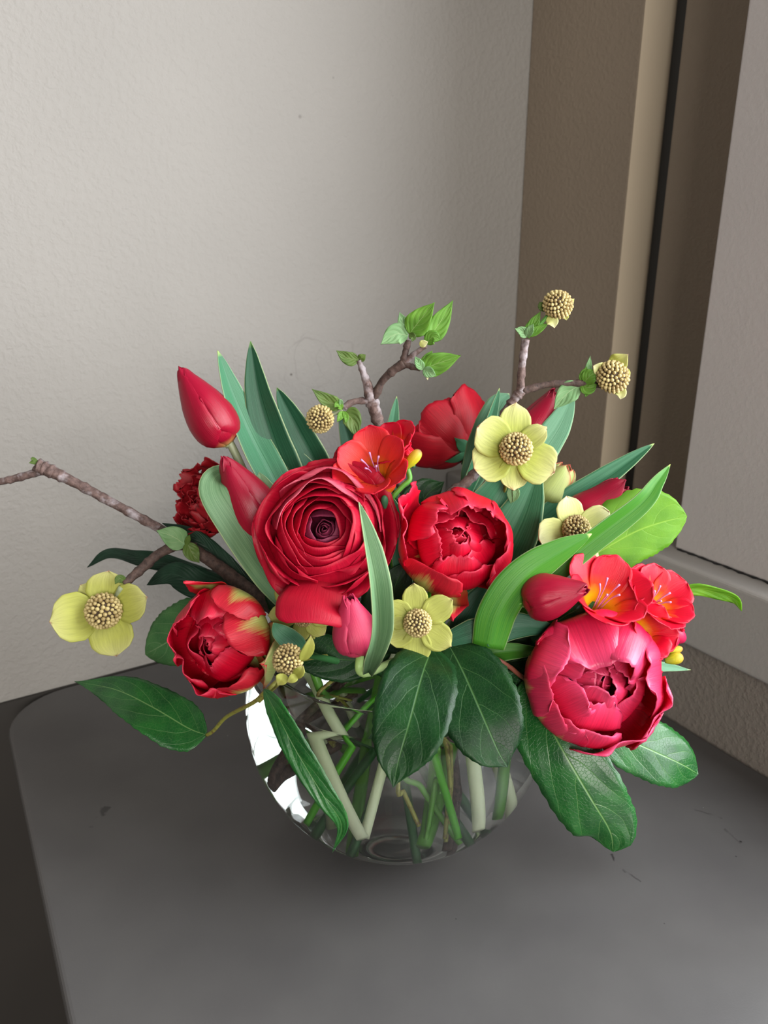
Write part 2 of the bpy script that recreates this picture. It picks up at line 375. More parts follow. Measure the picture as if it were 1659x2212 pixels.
STEMR = M('red_brown_stem', lambda n: n.pr(Base_Color=(*rgb(128, 70, 54), 1), Roughness=.5))
def bark(n):
    o = n.obj(); s = n.noise(260.0, 4, o, .7); k = n('ShaderNodeMapRange', {0: n.noise(90.0, 3, o, .6), 1: .50, 2: .66}).outputs[0]
    c = n.mix(n('ShaderNodeMapRange', {0: s, 1: .35, 2: .65}).outputs[0], rgb(70, 52, 48), rgb(118, 96, 90))
    c = n.mix(n.math('MULTIPLY', k, .7), c, rgb(176, 168, 172))
    return n.pr(Base_Color=c, Roughness=.75, Normal=n.bump(s, .6, .001))
BARK = M('dogwood_bark', bark)
def barkd(n):
    o = n.obj(); s = n.noise(260.0, 4, o, .7)
    c = n.mix(n('ShaderNodeMapRange', {0: s, 1: .35, 2: .65}).outputs[0], rgb(52, 38, 34), rgb(92, 72, 64))
    return n.pr(Base_Color=c, Roughness=.75, Normal=n.bump(s, .6, .001))
BARKD = M('dark_bark', barkd)
BERRY = M('dogwood_floret_buds', lambda n: n.pr(Base_Color=n.mix(n('ShaderNodeMapRange', {0: n.noise(180., 2, n.obj()), 1: .35, 2: .65}).outputs[0], rgb(146, 124, 78), rgb(202, 184, 126)), Roughness=.5))
BERRYB = M('floret_head_core', lambda n: n.pr(Base_Color=(*rgb(62, 46, 30), 1), Roughness=.8))
STAMEN = M('lilac_stamen', lambda n: n.pr(Base_Color=(*rgb(196, 130, 176), 1), Roughness=.5))
SEPAL = M('green_sepal', lambda n: n.leafshade((*rgb(60, 110, 76), 1), .5, .15, None, None, .3))
GLASS = M('clear_glass', lambda n: n.pr(Base_Color=(.985, .995, .99, 1), Roughness=0.0, IOR=1.46, Transmission_Weight=1.0))
WATER = M('clear_water', lambda n: n.pr(Base_Color=(.97, 1.0, .98, 1), Roughness=0.0, IOR=1.333, Transmission_Weight=1.0))

# ------------------------------------------------------------------ the setting
WALLC = rgb(152, 148, 143)
WALL = wall_mat('rough_plaster', WALLC, .38, 210, True)
WALLB = wall_mat('beige_plaster', rgb(140, 126, 110), .25, 260)
WALLG = wall_mat('grey_plaster', rgb(128, 120, 112), .3, 230)
FRAME = wall_mat('cream_frame_paint', rgb(206, 190, 166), .08, 200)
SILLM = wall_mat('grey_sill_paint', rgb(160, 156, 152), .08, 300)
PANEL = wall_mat('white_panel_paint', rgb(184, 178, 176), .10, 260)
RUBBER = M('black_rubber', lambda n: n.pr(Base_Color=(.006, .006, .007, 1), Roughness=.4))
FLOORM = M('dark_floor_boards', lambda n: n.pr(Base_Color=(*rgb(70, 62, 56), 1), Roughness=.5))

def prism(name, ab, z0, z1, mat, kind='structure', parent=None, bevel=0, label=None):
    """upright prism over a plan polygon of (a, b) corners"""
    n = len(ab); vs = [AB(a, b, z0) for a, b in ab] + [AB(a, b, z1) for a, b in ab]
    area = sum(ab[i][0] * ab[(i + 1) % n][1] - ab[(i + 1) % n][0] * ab[i][1] for i in range(n))
    fs = [tuple(range(n)), tuple(range(n, 2 * n))[::-1]] + [(i, i + n, (i + 1) % n + n, (i + 1) % n) for i in range(n)]
    o = link(name, vs, fs, mat, parent, None, False, label)
    if area > 0:
        pass
    me = o.data
    import bmesh
    bm = bmesh.new(); bm.from_mesh(me); bmesh.ops.recalc_face_normals(bm, faces=bm.faces); bm.to_mesh(me); bm.free()
    if bevel:
        m = o.modifiers.new('bevel', 'BEVEL'); m.width = bevel; m.segments = 4; m.limit_method = 'ANGLE'
    if kind: o['kind'] = kind
    return o
def rect(a0, a1, b0, b1): return [(a0, b0), (a1, b0), (a1, b1), (a0, b1)]
FZ = -.74; TOPZ = 1.75
prism('wall_back', rect(-2.2, .25, -.12, 0), FZ, TOPZ, WALL)
prism('wall_right', rect(-.085, .25, 0, 3.1), FZ, .079, WALLG)                        # below the sill
prism('lower_wall_shade', rect(-2.2, -.0865, 0, .0035), FZ, -.001, M('lower_wall_shade_colour', lambda n: n.pr(Base_Color=n.mix(n.noise(6.0, 3, n.geo()), rgb(40, 36, 33), rgb(54, 50, 46)), Roughness=.7)))   # added dark sheet: shade below table height put into its colour
prism('trim_1', rect(-.095, .25, 0, 3.1), .079, .148, SILLM, bevel=.004)               # the sill
prism('trim_2', rect(0, .2, 0, .151), .148, TOPZ, WALLB, bevel=.002)                    # flat reveal beside the back wall
prism('trim_3', [(0.0, .151), (.030, .1645), (.2, .1645), (.2, .151)], .148, TOPZ, FRAME)   # cream slanting rebate
prism('trim_4', rect(.026, .2, .1645, .192), .148, TOPZ, RUBBER)                        # black seal
prism('trim_5', [(.0, .196), (.006, .192), (.2, .192), (.2, .42), (0, .42)], .148, TOPZ, WALLB, bevel=.003)
prism('trim_6', rect(-.070, .0, .306, .49), .1485, TOPZ, PANEL, bevel=.002)               # white casing
prism('window_1', rect(-.03, .02, .49, 1.36), .1485, .17, PANEL)                   # bottom rail of each casement
prism('added_window_rail', rect(-.03, .02, 1.66, 2.72), .1485, .17, PANEL)  # rail of the assumed second window, added along with its fill light
prism('window_3', rect(-.078, -.055, .86, .90), .1485, 1.53, PANEL, bevel=.002)      # mullion and transom
prism('window_4', rect(-.076, -.056, .49, 1.36), .80, .835, PANEL, bevel=.002)
prism('trim_9', rect(-.070, .2, 2.72, 3.1), .1485, TOPZ, PANEL, bevel=.002)
prism('wall_right_above', rect(-.070, .2, .49, 2.72), 1.53, TOPZ, WALLB)
prism('trim_7', rect(-.070, .2, 1.36, 1.66), .1485, TOPZ, PANEL, bevel=.002)
fl = link('floor', [AB(-2.2, -.0, FZ), AB(.25, 0, FZ), AB(.25, 2.2, FZ), AB(-2.2, 2.2, FZ)], [(0, 1, 2, 3)], FLOORM, None, None, False); fl['kind'] = 'structure'
# thin joint line of old sealant where the casing meets the sill
pts = []; g = random.Random(3)
for i in range(60):
    b = .31 + i * .0031; pts.append(np.array(AB(-.0712 + g.uniform(-.0006, .0006), b, .1488 + g.uniform(-.0003, .0006))))
v, f, uv = tube_data(pts, [.0007 + .0003 * math.sin(i * 1.7) for i in range(60)], 6)
o = link('trim_8', v, f, RUBBER, None, uv); o['kind'] = 'structure'

# table: a dark grey slab with rounded corners
def table():
    t = thing('side_table', 'dark grey matte table with a rounded corner, pushed between both walls', 'table', AB(-.34, .6, FZ))
    a0, a1, b0, b1, r = -.594, -.0865, .004, 1.25, .055
    pl = []
    for (ca, cb, s) in ((a0 + r, b0 + r, 180), (a1 - .004, b0 + .004, 270), (a1 - .004, b1 - .004, 0), (a0 + r, b1 - r, 90)):
        rr = r if ca < -.3 else .004
        for k in range(9):
            th = math.radians(s + k * 90 / 8); pl.append((ca + rr * math.cos(th), cb + rr * math.sin(th)))
    tm = table_mat(); o = prism('tabletop', pl, -.028, 0, tm, None, t, bevel=.007); o.data.polygons.foreach_set('use_smooth', [False] * len(o.data.polygons))
    for (a, b) in ((-.56, .06), (-.13, .06), (-.56, 1.2), (-.13, 1.2)):
        prism('leg', rect(a - .02, a + .02, b - .02, b + .02), FZ, -.028, tm, None, t, bevel=.003)
table()

# ------------------------------------------------------------------ vase and water
VC = np.array([.0090, .4480, .0950]); VR = .1045; RIMZ = .144; G = .0026
def lathe(prof, n=72):
    vs, fs = [], []
    for (r, z) in prof:
        for k in range(n):
            a = 2 * math.pi * k / n; vs.append((VC[0] + r * math.cos(a), VC[1] + r * math.sin(a), z))
    m = len(prof)
    for i in range(m - 1):
        for k in range(n): fs.append((i * n + k, i * n + (k + 1) % n, (i + 1) * n + (k + 1) % n, (i + 1) * n + k))
    fs.append(tuple(range(n))[::-1]); fs.append(tuple((m - 1) * n + k for k in range(n)))
    return vs, fs
def sph(R, z): return math.sqrt(max(0, R * R - (z - VC[2]) ** 2))
def vase():
    prof = [(.001, .0006)]
    rb = .0435
    prof += [(rb * .5, .0006), (rb - .003, .0006)]
    z0 = .0032; zs = [z0 + (RIMZ - z0) * (1 - math.cos(math.pi * i / 34)) / 2 for i in range(35)]
    prof += [(rb, .0012)] + [(sph(VR, z), z) for z in zs if sph(VR, z) > rb]
    prof += [(sph(VR, RIMZ) - .0004, RIMZ + .0010), (sph(VR, RIMZ) - .0016, RIMZ + .0014), (sph(VR, RIMZ) - G, RIMZ + .0006)]
    zi = .0085
    prof += [(sph(VR - G, z), z) for z in reversed(zs) if z > zi + .001] + [(sph(VR - G, zi) - .003, zi), (.02, zi - .0006), (.001, zi - .0008)]
    vs, fs = lathe(prof)
    # rim faces already closed: first and last rings are tiny discs
    o = link('glass_vase', vs, fs, GLASS, None, None, True)
    o['label'] = 'clear round glass fishbowl vase holding the bouquet'; o['category'] = 'vase'
    lvl = .130; e = .0004
    zs = [.0085 + (lvl - .0085) * i / 26 for i in range(27)]
    pw = [(.001, .0074)] + [(sph(VR - G, .0085) - .003 + e, .0079)] + [(sph(VR - G + e, z), z) for z in zs[1:]] + [(sph(VR - G, lvl) - .0015, lvl - .0003), (.001, lvl - .0005)]
    vs, fs = lathe(pw)
    o = link('water', vs, fs, WATER, None, None, True)
    o['label'] = 'clear water filling the glass bowl vase almost to its rim'; o['category'] = 'water'
    for nm, L in (('water', lvl),): pass
vase()
WLVL = .124

def UNREF(x, y, m=1.33):      # true place of something seen magnified inside the water ball
    return 845 + (x - 845) / m, 1560 + (y - 1560) / m
def stem_in(x0, y0, x1, y1, Y0, Y1, m=1.33):
    """points under water from a seen line (photo pixels) to true 3D, kept inside the bowl"""
    out = []
    for k in range(5):
        t = k / 4; X, Yp = UNREF(x0 + (x1 - x0) * t, y0 + (y1 - y0) * t, m)
        q = P(X, Yp, Y0 + (Y1 - Y0) * t); d = q - VC; R = VR - .011
        if np.linalg.norm(d) > R: q = VC + d / np.linalg.norm(d) * R
        q[2] = max(q[2], .016); out.append(q)
    return out

# ------------------------------------------------------------------ petals, leaves, flowers
SH = {'round': ([0, .08, .25, .5, .7, .85, .94, .985, 1], [.22, .42, .75, .97, 1, .86, .60, .32, .10]),
      'point': ([0, .1, .3, .5, .7, .85, .95, 1], [.30, .6, .95, 1, .78, .42, .13, .01]),
      'bud': ([0, .06, .2, .42, .65, .85, .95, 1], [.35, .68, .97, 1, .82, .45, .16, .015]),
      'broad': ([0, .1, .3, .6, .85, .95, 1], [.30, .55, .85, 1, .97, .84, .66]),
      'ovate': ([0, .04, .14, .32, .48, .66, .80, .90, .96, 1], [.02, .36, .74, 1, .98, .80, .50, .22, .07, .0]),
      'blunt': ([0, .04, .14, .34, .58, .76, .9, .97, 1], [.02, .34, .72, .98, 1, .84, .5, .2, .0]),
      'lance': ([0, .1, .3, .5, .7, .85, .95, 1], [.45, .75, 1, .95, .74, .45, .18, .01]),
      'strap': ([0, .15, .4, .65, .82, .93, .98, 1], [.85, 1, .98, .82, .55, .28, .1, .01]),
      'bract': ([0, .08, .2, .42, .65, .82, .92, .97, 1], [.16, .36, .66, 1, .97, .68, .34, .12, .01]),
      'bractr': ([0, .08, .2, .42, .65, .82, .92, .97, 1], [.16, .36, .70, 1, 1.05, .86, .52, .22, .02]),
      'free': ([0, .2, .42, .6, .78, .9, .96, 1], [.22, .26, .42, .85, 1, .86, .58, .15])}
def frame_of(A):
    A = nrm(A); X = CR - A * (CR @ A)
    if np.linalg.norm(X) < .2: X = CU - A * (CU @ A)
    X = nrm(X); return A, X, np.cross(A, X)

def petal(parent, O, A, prof, phi, hw, mat, shape='round', cup=1.0, ruf=0.0, fringe=0.0, tip=.10, lean=0, seed=0, nu=12, nv=16, twist=0, name='petal', thick=.0005, label=None, side=0.0, keel=0.0):
    """prof: rows (r, z) in metres from flower base O along axis A; phi: azimuth deg; hw: half width in metres."""
    g = random.Random(seed * 977 + 13); A, X, Yv = frame_of(A)
    ph = math.radians(phi); rad = math.cos(ph) * X + math.sin(ph) * Yv; tan = np.cross(A, rad)
    fine = spline(prof, 60); sx, sy = SH[shape]
    p1, p2, p3 = (g.uniform(0, 6.28) for _ in range(3)); fr = [g.uniform(-1, 1) for _ in range(41)]
    grid = np.zeros((nv + 1, nu + 1, 3)); L = sum(np.linalg.norm(fine[i + 1] - fine[i]) for i in range(60))
    for i in range(nv + 1):
        v = 1 - (1 - i / nv) ** 1.15 if shape != 'broad' else i / nv
        w = hw * np.interp(v, sx, sy)
        for j in range(nu + 1):
            u = 2 * j / nu - 1
            ve = v * (1 - tip * abs(u) ** 2.2)
            if fringe:
                ve += fringe * (v ** 3) * .5 * (fr[(j * 3 + 5) % 41] * .7 + fr[(j * 7) % 41] * .4)
                ve = max(0, min(1, ve))
            q = ve * 60; k = min(59, int(q)); r, z = fine[k] + (fine[k + 1] - fine[k]) * (q - k)
            ww = w * u
            if fringe: ww *= 1 + fringe * .7 * fr[(i * 5) % 41] * abs(u) ** 2
            n = fine[k + 1] - fine[k]; n = n / max(1e-9, np.linalg.norm(n)); nr, nz = n[1], -n[0]   # outward normal of profile
            if abs(cup) > 1e-3:
                Rr = max(r, hw * .35) / cup; a = ww / Rr
                a = max(-2.6, min(2.6, a))
                lat = Rr * math.sin(a); dr = -Rr * (1 - math.cos(a))
            else: lat, dr = ww, 0
            rr, zz = (r + dr, z) if cup == 1.0 else (r + dr * max(.3, abs(nr)), z + (dr * nz if abs(nr) < .95 else 0))
            d = ruf * hw * v * v * (math.sin(u * 4.2 + p1) * .5 + math.sin(u * 7.7 + p2) * .3 * abs(u) + math.sin(v * 9 + p3) * .25 * u)
            d -= keel * hw * math.exp(-(u / .12) ** 2) * math.sin(math.pi * v)
            rr += d * nr; zz += d * nz
            zz += side * u * v * hw
            grid[i, j] = O + rad * (rr + lean * v * v) + A * zz + tan * (lat + twist * hw * v * v)
    return sheet(name, grid, mat, parent, thick, label)

def leaf(parent, pix, Wpx, mat, shape='ovate', roll=0, fold=.0, bend=.0, wave=.0, serr=0.0, seed=0, name='leaf', nu=10, nv=26, thick=.0005, Wr=None, label=None):
    """pix: midrib rows (x, y, Y) from base to tip, in photo pixels with a true distance; Wpx: half width."""
    g = random.Random(seed * 31 + 5)
    mid = spline([P(*q) for q in pix], nv); k = MPP(pix[len(pix) // 2][1], pix[len(pix) // 2][2])
    rl = spline([[x] for x in roll], nv)[:, 0] if hasattr(roll, '__len__') else np.full(nv + 1, float(roll))
    T = np.array([nrm(t) for t in np.gradient(mid, axis=0)]); sx, sy = SH[shape]
    grid = np.zeros((nv + 1, nu + 1, 3)); p1, p2 = g.uniform(0, 6), g.uniform(0, 6)
    for i in range(nv + 1):
        v = i / nv; N0 = CAMP - mid[i]; N0 = nrm(N0 - T[i] * (N0 @ T[i])); S = np.cross(N0, T[i])      # S: image right when T points up
        a = math.radians(rl[i]); c, s = math.cos(a), math.sin(a)
        S2 = S * c + N0 * s; N2 = N0 * c - S * s
        w = np.interp(v, sx, sy) * k
        for j in range(nu + 1):
            u = 2 * j / nu - 1; ww = w * (Wpx if u < 0 or Wr is None else Wr) / max(.35, abs(c))
            if serr and j in (0, nu): ww *= 1 + serr * (1 if i % 2 else -1)
            off = abs(u) * fold * ww + bend * u * u * ww + wave * Wpx * k * math.sin(v * 11 + p1 + u * 1.4) * abs(u) ** 1.5 * math.sin(math.pi * min(1, v * 1.1))
            grid[i, j] = mid[i] + S2 * (u * ww) + N2 * off
    return sheet(name, grid, mat, parent, thick, label)

def head(parent, c, A, r, seed=0, n=130, mat=None, squash=.8):
    """globular cluster of unopened florets: a dark core and many small buds"""
    A, X, Y_ = frame_of(A); g = random.Random(seed)
    core_v, core_f = icosphere(2); cv = [c + (X * p[0] + Y_ * p[1] + A * p[2] * squash) * r * .90 for p in core_v]
    k = link('floret_core', cv, core_f, BERRYB, parent)
    vs, fs = [], []
    bv, bf = icosphere(2)
    for i in range(n):
        t = (i + .5) / n; z = 1 - 1.62 * t; ph = i * 2.39996
        s = math.sqrt(max(0, 1 - z * z)); d = X * math.cos(ph) * s + Y_ * math.sin(ph) * s + A * z
        p = c + (d + A * (squash - 1) * z) * r * .93
        rr = r * 1.72 / math.sqrt(n) * g.uniform(.78, 1.08); b0 = len(vs)
        e1 = nrm(np.cross(d, X + .01)); e2 = np.cross(d, e1)
        for q in bv: vs.append(p + (e1 * q[0] + e2 * q[1]) * rr * .82 + d * q[2] * rr * 1.0)
        fs += [tuple(b0 + x for x in f) for f in bf]
    o = link('floret_buds', vs, fs, mat or BERRY, parent); o['kind'] = 'stuff'
    return k
_ico = {}
def icosphere(sub):
    if sub in _ico: return _ico[sub]
    import bmesh
    bm = bmesh.new(); bmesh.ops.create_icosphere(bm, subdivisions=sub, radius=1)
    v = [np.array(x.co) for x in bm.verts]; f = [tuple(a.index for a in p.verts) for p in bm.faces]; bm.free()
    if sub == 1:
        pass
    _ico[sub] = (v, f); return _ico[sub]

def stem_path(O, A, neck, under):
    """from bloom base down through the neck of the bowl into the water"""
    O = np.array(O, float); A = nrm(np.array(A, float)); u = sorted(under, key=lambda q: -q[2]); a, b = u[0], u[-1]
    d = nrm(a - b); t = (RIMZ - .012 - a[2]) / max(.25, d[2]); nk = a + d * t; nk[2] = RIMZ - .012
    h = nk[:2] - VC[:2]; h0 = np.array(neck); h = .6 * h + .4 * h0; L = np.linalg.norm(h)
    if L > .066: h *= .066 / L
    nk[:2] = VC[:2] + h; mid = nk * .5 + b * .5
    q1 = O - A * min(.014, .35 * np.linalg.norm(nk - O))
    return [O, q1, nk, mid, b]
def stem(parent, O, A, neck, under, rpx, mat, name='stem'):
    pts = stem_path(O, A, neck, under); r = rpx
    return tube(name, pts, [r * .9, r * .9, r, r * 1.05, r * 1.1], mat, parent, 10, 36)

def bud(label, base, tip, Rpx, Y, mat, stem_args, grp='closed single tulips', name='tulip', Ytip=None, open_=.0, seed=0, smat=None, roundtip=.12):
    O = P(base[0], base[1], Y); T = P(tip[0], tip[1], Ytip or Y); H = np.linalg.norm(T - O); A = (T - O) / H
    R = Rpx * MPP(base[1], Y); t = thing(name, label, 'tulip', O, grp)
    for k in range(6):
        s = 1.0 if k % 2 == 0 else .93
        pr = [(.12 * R * s, 0), (.80 * R * s, .10 * H), (1.0 * R * s, .32 * H), (.80 * R * s, .58 * H), ((.40 + open_ * .7) * R * s, .84 * H), ((roundtip + open_) * R * s, (1.0 - .03 * (k % 3)) * H)]
        petal(t, O, A, pr, 90 + k * 60 + seed * 17, R * (1.08 if k % 2 == 0 else 1.0), mat, 'bud', .95, .05, 0, .02, seed=seed * 10 + k, nu=12, nv=18)
    if stem_args:
        neck, und, r = stem_args; stem(t, O + A * .001, A, neck, und, r, smat or STEMG)
    return t, O, A

def bloom(label, centre, Y, axis, Rpx, Hf, rows, stem_args, name='double_tulip', cat='tulip', grp='double tulips', smat=None):
    """rows: list of petals dict(phi, s, h, w, inc, mat, ...)"""
    A = dirv(axis); R = Rpx * MPP(centre[1], Y); H = R * Hf; Cn = P(centre[0], centre[1], Y); O = Cn - A * H * .5
    t = thing(name, label, cat, O, grp)
    for i, q in enumerate(rows):
        s = q.get('s', 1.0); h = q.get('h', 1.0) * H; inc = q.get('inc', .6); Rs = R * s
        pr = [(.10 * Rs, .04 * H), (.62 * Rs, .08 * h), (.96 * Rs, .34 * h), (1.0 * Rs, .62 * h), ((.45 + .55 * inc) * Rs + .0 * R, .86 * h), (inc * Rs, h)]
        petal(t, O, A, pr, q['phi'], q.get('w', .6) * R, q['mat'], q.get('shape', 'broad'), q.get('cup', .95), q.get('ruf', .16), q.get('fr', .05), q.get('tip', .14),
              q.get('lean', 0) * R, seed=q.get('seed', i + 1), nu=18, nv=18, side=q.get('side', 0), keel=q.get('keel', 0), label=q.get('label'))
    if stem_args:
        neck, und, r = stem_args; stem(t, O + A * .004, A, neck, und, r, smat or STEMG)
    return t, O, A, R

def rowset(n, s, h, w, inc, mat, off=0, seed=0, **kw):
    g = random.Random(seed); out = []
    for k in range(n):
        m = mat[k % len(mat)] if isinstance(mat, (list, tuple)) else mat
        out.append(dict(phi=off + k * 360 / n + g.uniform(-14, 14), s=s * g.uniform(.92, 1.06), h=h * g.uniform(.90, 1.06), w=w * g.uniform(.85, 1.15),
                        inc=inc * g.uniform(.8, 1.2), mat=m, seed=seed * 50 + k, **kw))
    return out

TU = 'tulip'
# ---- crimson tulip buds
U0 = stem_in
bud('crimson tulip bud rising highest at the far left, tip leaning to the left', (494, 962), (386, 792), 52, .47, BUD, ((-.05, .0), U0(700, 1560, 742, 1735, .45, .44), .0030), smat=STEMGR, seed=1, Ytip=.475)
bud('crimson tulip bud tucked against the left side of the big red ranunculus', (585, 1165), (480, 985), 56, .445, BUD, ((-.04, -.01), U0(560, 1700, 760, 1590, .41, .46), .0028), seed=2)
bud('crimson tulip bud showing behind the big pale green dogwood flower', (1125, 985), (1205, 838), 46, .52, BUD, ((.03, .03), U0(770, 1560, 770, 1810, .47, .42), .003), seed=3)
bud('dark crimson tulip bud lying sideways below the freesia on the right, tip pointing right', (1132, 1300), (1272, 1268), 50, .385, BUD, ((.05, .0), U0(1015, 1640, 1052, 1800, .42, .40), .0037), seed=4, Ytip=.37, smat=STEMW, roundtip=.16)
bud('rose pink tulip bud standing upright low in the middle, below the ranunculus', (778, 1412), (752, 1284), 51, .374, BUDPINK, ((-.02, -.066), U0(840, 1670, 782, 1830, .41, .385), .0027), seed=6, smat=STEMW, roundtip=.18)
bud('open crimson tulip with pointed petals at the far right, above the cream dogwood flower', (1218, 1138), (1356, 1044), 42, .455, BUD, ((.05, .03), U0(1060, 1645, 1100, 1770, .44, .43), .0036), seed=8, open_=.42, smat=STEMW)
bud('pale green and red tulip beside the big pale green dogwood flower', (1172, 1092), (1228, 1004), 46, .49, TGREEN, ((.04, .04), U0(975, 1650, 925, 1850, .42, .385), .0040), seed=9, open_=.25, grp='double tulips', name='double_tulip')

# ---- double tulips
inner = dict(fr=.10, ruf=.24, cup=.95)
rows = rowset(3, .26, .92, .46, .12, TRED, 10, 3, **inner) + rowset(4, .50, .94, .60, .30, TRED, 10, 1, **inner) + rowset(5, .74, .90, .64, .50, TRED, 40, 2, **inner)
rows += [dict(phi=95, s=.92, h=1.18, w=.62, inc=.42, mat=TRED, fr=.12, ruf=.2), dict(phi=60, s=.98, h=1.16, w=.6, inc=.55, mat=TRED, fr=.12, ruf=.2),
         dict(phi=150, s=.90, h=1.22, w=.52, inc=.55, mat=TRED, fr=.14, ruf=.3), dict(phi=178, s=1.06, h=1.22, w=.55, inc=.95, mat=TRED, fr=.08, lean=.05, ruf=.2), dict(phi=150, s=1.08, h=1.34, w=.40, inc=1.12, mat=TRED, fr=.10, ruf=.3),
         dict(phi=15, s=1.0, h=1.12, w=.60, inc=.72, mat=TRED, fr=.10, ruf=.2), dict(phi=-25, s=1.02, h=1.0, w=.60, inc=.78, mat=TRED, fr=.12, ruf=.2),
         dict(phi=-70, s=.86, h=.85, w=.55, inc=.75, mat=TRED, fr=.08), dict(phi=-128, s=1.04, h=.92, w=.68, inc=.78, mat=TFLAME, fr=.04, ruf=.1, side=.5, label='red petal flamed with yellow'),
         dict(phi=-95, s=1.1, h=.62, w=.36, inc=1.2, mat=TFLAME, fr=.04, shape='point', lean=.16)]
bloom('open red double tulip with ruffled petals in the centre, right of the ranunculus', (985, 1172), .415, (.10, .30, .85), 118, 1.05, rows, ((.02, .01), U0(915, 1640, 1005, 1830, .39, .375, 1.2), .0021), smat=STEMB)

rows = rowset(3, .26, .95, .44, .12, TPINK, 10, 13, **inner) + rowset(4, .50, 1.0, .62, .26, TPINK, 0, 11, **inner) + rowset(6, .76, .97, .62, .46, TPINK, 25, 12, **inner)
rows += [dict(phi=100, s=.98, h=1.18, w=.90, inc=.26, mat=TPINK, fr=.05, ruf=.30), dict(phi=50, s=1.0, h=1.18, w=.80, inc=.30, mat=TPINK, fr=.09, ruf=.30),
         dict(phi=5, s=1.02, h=1.10, w=.70, inc=.62, mat=TPINK, fr=.09, ruf=.24), dict(phi=155, s=1.0, h=1.08, w=.58, inc=.66, mat=TPINK, fr=.05, ruf=.2),
         dict(phi=185, s=1.02, h=.98, w=.46, inc=.78, mat=TPFLAME, fr=.04, ruf=.15), dict(phi=212, s=1.0, h=.94, w=.42, inc=.78, mat=TPFLAME, fr=.05, ruf=.15),
         dict(phi=235, s=.99, h=.92, w=.40, inc=.75, mat=TPFLAME, fr=.06, ruf=.15), dict(phi=262, s=.98, h=.94, w=.5, inc=.74, mat=TPINK, fr=.05, ruf=.15),
         dict(phi=292, s=1.06, h=.92, w=.82, inc=.90, mat=TPINK, fr=.05, ruf=.18), dict(phi=328, s=1.08, h=.95, w=.62, inc=.88, mat=TPINK, fr=.08, ruf=.2)]
bloom('large glossy pink-red double tulip hanging at the lower right', (1281, 1467), .372, (.08, .12, .9), 144, 1.0, rows, ((.05, -.02), U0(1100, 1640, 1075, 1750, .43, .42), .003))

rows = rowset(3, .26, .98, .46, .12, TRED, 10, 23, **inner) + rowset(4, .50, 1.02, .62, .28, TRED, 0, 21, **inner) + rowset(5, .74, .98, .64, .42, TRED, 35, 22, **inner)
rows += [dict(phi=95, s=.98, h=1.08, w=.66, inc=.45, mat=TRED, fr=.10, ruf=.22), dict(phi=62, s=1.04, h=1.02, w=.60, inc=.72, mat=TFLAME, fr=.06, ruf=.1),
         dict(phi=25, s=1.0, h=1.08, w=.66, inc=.5, mat=TFLAME, fr=.05, ruf=.12), dict(phi=-14, s=1.22, h=.98, w=.66, inc=1.0, mat=TGREEN, fr=.04, ruf=.16, shape='point', label='pale green outer petal'),
         dict(phi=140, s=1.0, h=1.05, w=.55, inc=.70, mat=TRED, fr=.10, ruf=.2), dict(phi=182, s=1.0, h=1.05, w=.52, inc=.78, mat=TRED, fr=.10, ruf=.2),
         dict(phi=225, s=1.0, h=1.0, w=.52, inc=.7, mat=TRED, fr=.10, ruf=.25), dict(phi=262, s=1.05, h=1.05, w=.56, inc=.82, mat=TRED, fr=.12, ruf=.3),
         dict(phi=300, s=1.06, h=1.0, w=.60, inc=.82, mat=TFLAME, fr=.08, ruf=.2), dict(phi=110, s=1.12, h=1.12, w=.36, inc=1.1, mat=TFLAME, fr=.03, shape='point')]
bloom('red double tulip with green streaked outer petals at the lower left', (482, 1383), .395, (-.34, .02, .85), 112, 1.10, rows, ((-.06, -.01), U0(720, 1770, 772, 1858, .38, .37), .0038), smat=STEMW)

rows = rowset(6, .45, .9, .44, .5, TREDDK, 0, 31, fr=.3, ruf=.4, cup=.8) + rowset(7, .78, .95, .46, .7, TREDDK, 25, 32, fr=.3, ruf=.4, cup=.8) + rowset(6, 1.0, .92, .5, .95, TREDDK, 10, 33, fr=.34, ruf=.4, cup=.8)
bloom('dark red fringed tulip in shade at the left behind the folded leaf', (446, 1085), .50, (-.55, .25, .55), 78, 1.25, rows, ((-.05, .03), U0(560, 1650, 720, 1600, .47, .47), .003))

